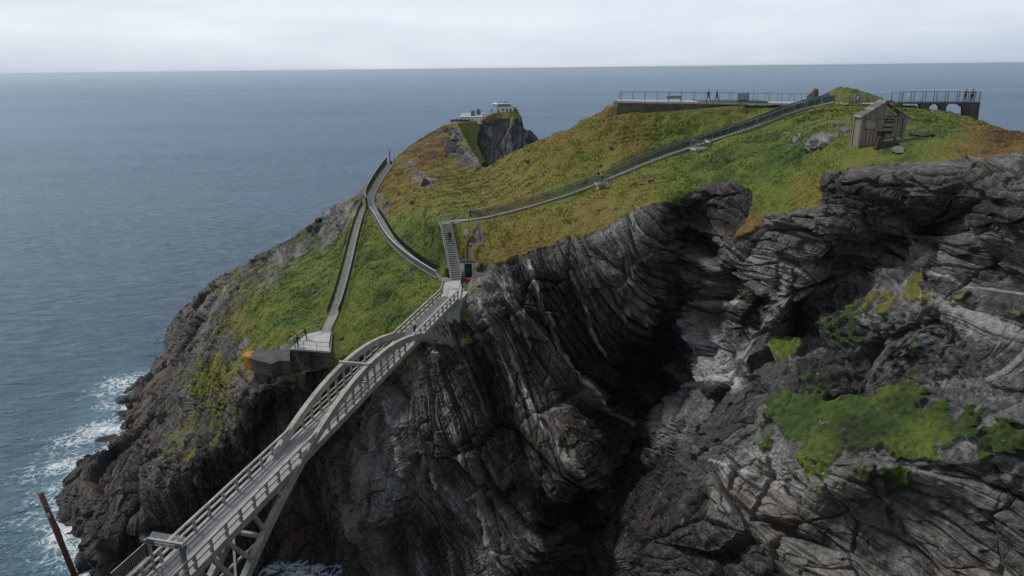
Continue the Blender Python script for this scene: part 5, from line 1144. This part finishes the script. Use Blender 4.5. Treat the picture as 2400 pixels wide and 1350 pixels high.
# ------------------------------------------------------------------ utility pole by the viewpoint
pa, pb2 = aty(95, 1156, 18.0), aty(178, 1356, 18.0); dd = (pb2 - pa).normalized(); pb2 = pa + dd * 6.5
pole = thing('utility_pole', 'leaning reddish timber pole with cables at the lower left', 'pole', pb2)
part(MB().tube(pb2, pa, .10, .078, 14), 'pole', 'polew', pole, True)
k1 = pa + dd * .42
part(MB().bar(k1 + Vector((-.16, -.1, .03)), k1 + Vector((.22, -.1, -.02)), .035), 'bracket', 'galv', pole); part(MB().tube(k1 + Vector((-.17, -.1, -.05)), k1 + Vector((-.17, -.1, .08)), .035), 'insulator', 'signw', pole); part(MB().tube(pa + dd * .72 + Vector((.06, -.11, -.08)), pa + dd * .72 + Vector((.06, -.11, .06)), .04), 'insulator', 'beige', pole)
wv = MB(); a = k1 + Vector((-.15, 0, 0)); b = aty(-120, 1222, 26.0)
for i in range(10): 
    f0, f1 = i / 10, (i + 1) / 10; sag = lambda f: Vector((0, 0, -.25 * 4 * f * (1 - f))); wv.tube(a.lerp(b, f0) + sag(f0), a.lerp(b, f1) + sag(f1), .014, n=5)
part(wv, 'cable', 'wire', pole)
wv = MB(); last = pa + dd * .75 + Vector((.12, -.05, 0))
for i in range(1, 13):
    nx = pa + dd * (.75 + i * .40) + Vector((.13 + .05 * math.sin(i * 1.1), -.06, 0)); wv.tube(last, nx, .013, n=5); last = nx
part(wv, 'down_cable', 'wire', pole)
gw = MB(); a = aty(190, 1295, 19.5); gw.tube(aty(120, 1215, 19.0), aty(300, 1430, 20.5), .009, n=5); part(gw, 'guy_wire', 'galvmesh', pole)

# ------------------------------------------------------------------ people
def person(label, foot, yaw, top, legs, pose='stand', hair=(.03, .02, .015), h=1.72, shoes=(.02, .02, .02), pack=None, hat=None):
    S = h / 1.75; V, E, Rr, Lb = [], [], [], []
    def v(x, y, z, r, l, par=None):
        V.append(Vector((x, y, z)) * S); Rr.append(r * S); Lb.append(l)
        if par is not None: E.append((par, len(V) - 1))
        return len(V) - 1
    walk = {'walk': .30, 'climb': .18}.get(pose, .03); lean = {'lean': .30, 'phone': .10, 'walk': .05, 'climb': .12}.get(pose, .02)
    up = lambda z: lean * max(0, z - .92)                       # forward lean of the trunk
    pel = v(0, 0, .95, .145, 'legs'); wa = v(0, up(1.08), 1.08, .135, 'top', pel); chs = v(0, up(1.28), 1.28, .155, 'top', wa); nk0 = v(0, up(1.42), 1.44, .085, 'top', chs); nk = v(0, up(1.5), 1.51, .055, 'skin', nk0)
    hd_ = v(0, up(1.6) + .015, 1.60, .088, 'skin', nk); v(0, up(1.7) + .005, 1.69, .082, 'hair', hd_); v(0, up(1.6) + .11, 1.60, .018, 'skin', hd_)
    for sg in (-1, 1):
        st_ = walk * sg; hp = v(.095 * sg, 0, .90, .105, 'legs', pel); lift = .17 if (pose == 'climb' and sg == 1) else 0
        kn = v(.10 * sg, st_ * .55 + .03, .50 + lift, .070, 'legs', hp); an_ = v(.10 * sg, st_ - .03, .10 + lift, .048, 'legs', kn); hl = v(.10 * sg, st_ - .04, .045 + lift, .042, 'shoes', an_); v(.115 * sg, st_ + .14, .035 + lift, .036, 'shoes', hl)
        sh = v(.19 * sg, up(1.40), 1.40, .068, 'top', nk0)
        if pose in ('lean', 'phone'): el = (.25 * sg, up(1.15) + .14, 1.16); wr_ = ((.20 if pose == 'lean' else .07) * sg, up(1.2) + .40, 1.14 if pose == 'lean' else 1.40)
        else: el = (.25 * sg, up(1.15) - .04 - st_ * .5, 1.13); wr_ = (.25 * sg, up(.9) + .06 - st_ * .9, .90)
        e_ = v(*el, .050, 'top', sh); w_ = v(*wr_, .034, 'top', e_); d = (Vector(wr_) - Vector(el)).normalized()
        pm = v(*(Vector(wr_) + d * .06), .032, 'skin', w_); side = Vector((1, 0, 0)) if abs(d.x) < .8 else Vector((0, 1, 0))
        for k, (o_, ln) in enumerate(((-.03, .070), (-.01, .085), (.01, .08), (.03, .062))):
            b_ = Vector(wr_) + d * .10 + side * o_; f_ = v(*b_, .0105, 'skin', pm); m_ = v(*(b_ + d * ln * .6), .009, 'skin', f_); v(*(b_ + d * ln * .85 + Vector((0, -.2, -.35)) * ln), .008, 'skin', m_)
        tb = Vector(wr_) + d * .05 - side * (.042 * sg); f_ = v(*tb, .012, 'skin', pm); v(*(tb + d * .05 - side * (.02 * sg)), .010, 'skin', f_)
    me = bpy.data.meshes.new('body'); me.from_pydata(V, E, []); me.update(); ob = bpy.data.objects.new('tmp_body', me); COL.objects.link(ob)
    md = ob.modifiers.new('s', 'SKIN'); md.use_smooth_shade = True
    for i, sv in enumerate(me.skin_vertices[0].data): sv.radius = (Rr[i], Rr[i]); sv.use_root = (i == 0)
    ob.modifiers.new('ss', 'SUBSURF').levels = 1
    fin = bpy.data.meshes.new_from_object(ob.evaluated_get(bpy.context.evaluated_depsgraph_get())); bpy.data.objects.remove(ob)
    mats = dict(skin=(.42, .24, .17), top=top, legs=legs, shoes=shoes, hair=hair); keys = list(mats); fin.materials.clear()
    for k in keys: fin.materials.append(simple('person_' + k, mats[k], tuple(x * .75 for x in mats[k]), 6, .85))
    SV = np.array([tuple(q) for q in V]); cen = np.array([tuple(p.center) for p in fin.polygons]); ne = ((cen[:, None] - SV[None]) ** 2).sum(-1).argmin(1)
    fin.polygons.foreach_set('material_index', np.array([keys.index(Lb[i]) for i in ne], np.int32)); fin.polygons.foreach_set('use_smooth', np.ones(len(fin.polygons), bool)); fin.name = 'body'
    t = bpy.data.objects.new('person', None); COL.objects.link(t); t.location = foot; t.rotation_euler = (0, 0, yaw); tag(t, label, 'person')
    bo = bpy.data.objects.new('body', fin); COL.objects.link(bo); bo.parent = t
    import bmesh
    def blob(name, c, r, col):
        bm = bmesh.new(); bmesh.ops.create_icosphere(bm, subdivisions=2, radius=1.0)
        for q in bm.verts: q.co = Vector((q.co.x * r[0], q.co.y * r[1], q.co.z * r[2])) * (1 + .08 * mnoise.noise(q.co * 3)) + Vector(c)
        m2 = bpy.data.meshes.new(name); bm.to_mesh(m2); bm.free(); m2.materials.append(simple(name + '_cloth', col, tuple(x * .75 for x in col), 6, .9)); m2.polygons.foreach_set('use_smooth', [True] * len(m2.polygons))
        o_ = bpy.data.objects.new(name, m2); COL.objects.link(o_); o_.parent = t
    hc_ = Vector((0, up(1.68) - .005, 1.665)) * S
    blob('hat' if hat else 'hair', hc_, (.105 * S, .112 * S, .085 * S), hat or hair)
    if pack: blob('backpack', Vector((0, up(1.25) - .21, 1.25)) * S, (.16 * S, .11 * S, .24 * S), pack)
    return t
PI = math.pi
person('person in a dark purple jacket with white hair, arms raised at the bridge rail', BP(65.2, WR - .55, 45.004), -PI / 2 - .2, (.035, .018, .045), (.02, .02, .025), 'phone', (.75, .73, .70))
person('person in black seen through the bridge hangers by the cross beam', BP(51.5, WR - .5, 45.004), -PI / 2, (.02, .022, .028), (.022, .025, .03), 'lean')
person('person in a grey top and teal trousers at the platform corner', atz(692, 814, PZ), PI / 2 + .3, (.30, .36, .45), (.03, .10, .10), 'lean', (.10, .06, .03))
person('person in dark clothes with a blue backpack at the platform corner', atz(699, 813, PZ), PI / 2 - .2, (.02, .022, .03), (.02, .025, .035), 'stand', pack=(.05, .16, .50))
person('person in olive black leaning on the left railing of the platform', atz(719, 796, PZ), PI / 2 + .2, (.03, .03, .022), (.025, .025, .022), 'lean')
person('person in black climbing the staircase', sb + run * 17.0 + Vector((0, 0, rise * 17 + .02)) + sr * .15, PI * .05, (.012, .013, .015), (.014, .015, .018), 'climb', hat=(.015, .015, .016))
person('person in a bright blue jacket walking at the start of the upper path', Vector((upl[6].x, upl[6].y, upl[6].z)) if False else min(upl, key=lambda p: abs(p.x - aty(1113, 520, 98).x)) + Vector((0, -.2, .01)), -PI / 2, (.03, .08, .42), (.02, .025, .06), 'walk')
person('person in an orange top standing in the small lookout bay', LB2(-.1, -.35, .0), PI - .3, (.75, .26, .02), (.03, .04, .07), 'lean', (.03, .02, .02))
person('person in navy on the path behind the small lookout bay', min(upl, key=lambda p: abs(p.x - aty(1409, 425, 99).x)) + Vector((0, 0, .01)), PI - .2, (.03, .04, .10), (.02, .025, .04), 'stand')
T_ = lambda px, Y: Vector((aty(px, 238, Y).x, Y, terrace_z(px) + .004))
person('person in a dark red jacket and jeans walking on the summit terrace', T_(1660, 112.5), -PI / 2, (.16, .025, .03), (.03, .04, .07), 'walk', pack=(.03, .03, .035), h=1.78)
person('person in black walking on the summit terrace behind the red jacket', T_(1679, 112.5), -PI / 2, (.02, .02, .025), (.03, .04, .06), 'walk', h=1.74)
Zp = XP(2270, 239.7)
person('person in a long red coat leaning on the pier railing', Vector((XP(2274, 240).x, PY_ + 1.3, Zp.z)), -.7, (.30, .02, .04), (.025, .025, .03), 'lean', h=1.75)
person('person in a teal jacket at the end of the pier', Vector((XP(2292, 240).x, PY_ + 1.4, Zp.z)), -.5, (.02, .14, .17), (.02, .025, .03), 'lean', h=1.72)

# ------------------------------------------------------------------ tussocks of long grass
def build_tufts(n=165000):
    G = HL['G']; g = HL['A']['grass'].reshape(G.shape[:2]); br = HL['A']['brown'].reshape(G.shape[:2])
    du = np.linalg.norm(np.cross(G[1:, :-1] - G[:-1, :-1], G[:-1, 1:] - G[:-1, :-1]), axis=2); nr = HL['nrow'] - 1
    rr = np.random.RandomState(3); nz = pnoise(G[:-1, :-1].reshape(-1, 3) * .5, 91).reshape(du.shape); nz2 = pnoise(G[:-1, :-1].reshape(-1, 3) * .13, 92).reshape(du.shape)
    w = du * (g[:-1, :-1] > .5) * np.clip(.7 + nz * 1.0 + nz2 * .5, .1, 2); w[nr:] *= .2; py_ = HL['ybot'] + (HL['top'][None, :-1] - HL['ybot']) * np.linspace(0, 1, HL['nrow'])[:, None]; w[:HL['nrow']] *= np.where((HL['xs'][None, :-1] > 1560) & (py_[:w.shape[0]] > 575), 1.6, 1.0)[:w.shape[0]]
    lines = [resample(l, 1.0) for l in (lp, cp_, upl, [sb, stp], [atz(690, 812, PZ), atz(765, 800, PZ)], [aty(1460, 240, 112.5), aty(1900, 242, 112.5)])]
    A = np.array([(p.x, p.y) for l in lines for p in l]); F_ = G[:-1, :-1].reshape(-1, 3); ok = np.ones(len(F_), bool)
    for q in A: ok &= (F_[:, 0] - q[0]) ** 2 + (F_[:, 1] - q[1]) ** 2 > .62
    ok &= np.hypot(F_[:, 0] - sb.x, F_[:, 1] - sb.y + 2) > 2.2; ok &= np.hypot(F_[:, 0] - hb.x, F_[:, 1] - hb.y - .7) > 1.6; ok &= np.hypot(F_[:, 0] - hc.x, F_[:, 1] - hc.y - 1) > 2.2
    w = w.ravel() * ok; c = np.cumsum(w); pick = np.searchsorted(c, rr.rand(n) * c[-1]); i, j = np.unravel_index(pick, du.shape)
    a, b = rr.rand(n, 1), rr.rand(n, 1); base = G[i, j] * (1 - a) * (1 - b) + G[i, j + 1] * a * (1 - b) + G[i + 1, j] * (1 - a) * b + G[i + 1, j + 1] * a * b
    far = np.clip(base[:, 1] / 95.0, .38, 1.0) ** 1.3; h = rr.uniform(.07, .24, n) * (1 + .5 * nz.ravel()[pick]) * far; V = []; hue = np.repeat(br[i, j] + rr.normal(0, .09, n), 9)
    tris = []
    for k in range(3):
        an = rr.rand(n) * 6.283; wd = rr.uniform(.025, .06, n) * far; ln = rr.uniform(.1, .8, n) * h; la = rr.rand(n) * 6.283 * .35 + .6
        d = np.stack([np.cos(an) * wd, np.sin(an) * wd, 0 * an], 1); tip = np.stack([np.cos(la) * ln, -np.sin(la) * ln, h], 1); off = rr.uniform(-.09, .09, (n, 3)) * (1, 1, 0) - (0, 0, .04)
        tris.append(np.stack([base + off - d, base + off + d, base + off + tip], 1))
    T = np.stack(tris, 1).reshape(-1, 3); me = bpy.data.meshes.new('grass_tussocks'); m = len(T)
    me.vertices.add(m); me.vertices.foreach_set('co', T.astype(np.float32).ravel()); me.loops.add(m); me.loops.foreach_set('vertex_index', np.arange(m, dtype=np.int32)); me.polygons.add(m // 3); me.polygons.foreach_set('loop_start', np.arange(0, m, 3, dtype=np.int32)); me.update(calc_edges=True)
    at = me.attributes.new('brown', 'FLOAT', 'POINT'); at.data.foreach_set('value', hue.astype(np.float32))
    mt, nt, out = new_mat('tussock_grass'); t = NT(nt); P = t.pos(); k1 = t.noise(P, .16, 6, .62, .5)
    hu = t.math('ADD', t.math('SUBTRACT', t.attr('brown'), .07), t.math('MULTIPLY', t.math('SUBTRACT', k1, .5), .85))
    gc = t.ramp(hu, (0.0, (.034, .056, .022)), (.16, (.076, .114, .030)), (.30, (.136, .176, .036)), (.58, (.20, .166, .048)), (.85, (.168, .108, .046)), (1.0, (.115, .072, .038)))  # dark green end repeats the shade painted into the ledge turf
    t.l(t.bsdf(gc, .85, None, .15), out.inputs['Surface']); me.materials.append(mt)
    o = bpy.data.objects.new('grass_tussocks', me); COL.objects.link(o); o['kind'] = 'stuff'; o['label'] = 'long olive and ochre grass covering the headland'; o['category'] = 'grass'
build_tufts()

# ------------------------------------------------------------------ thin sea air between the camera and the horizon
hz = MB().box(-96000, 96000, -3500, 96000, -6, 79).build('haze', 'white'); hz.data.materials.clear(); hz['kind'] = 'stuff'
hm, hnt, hout = new_mat('sea_haze'); pv = hnt.nodes.new('ShaderNodeVolumePrincipled')
pv.inputs['Color'].default_value = (.80, .90, 1.0, 1); pv.inputs['Density'].default_value = 8.5e-5; pv.inputs['Anisotropy'].default_value = .55
hnt.links.new(pv.outputs[0], hout.inputs['Volume']); hz.data.materials.append(hm)
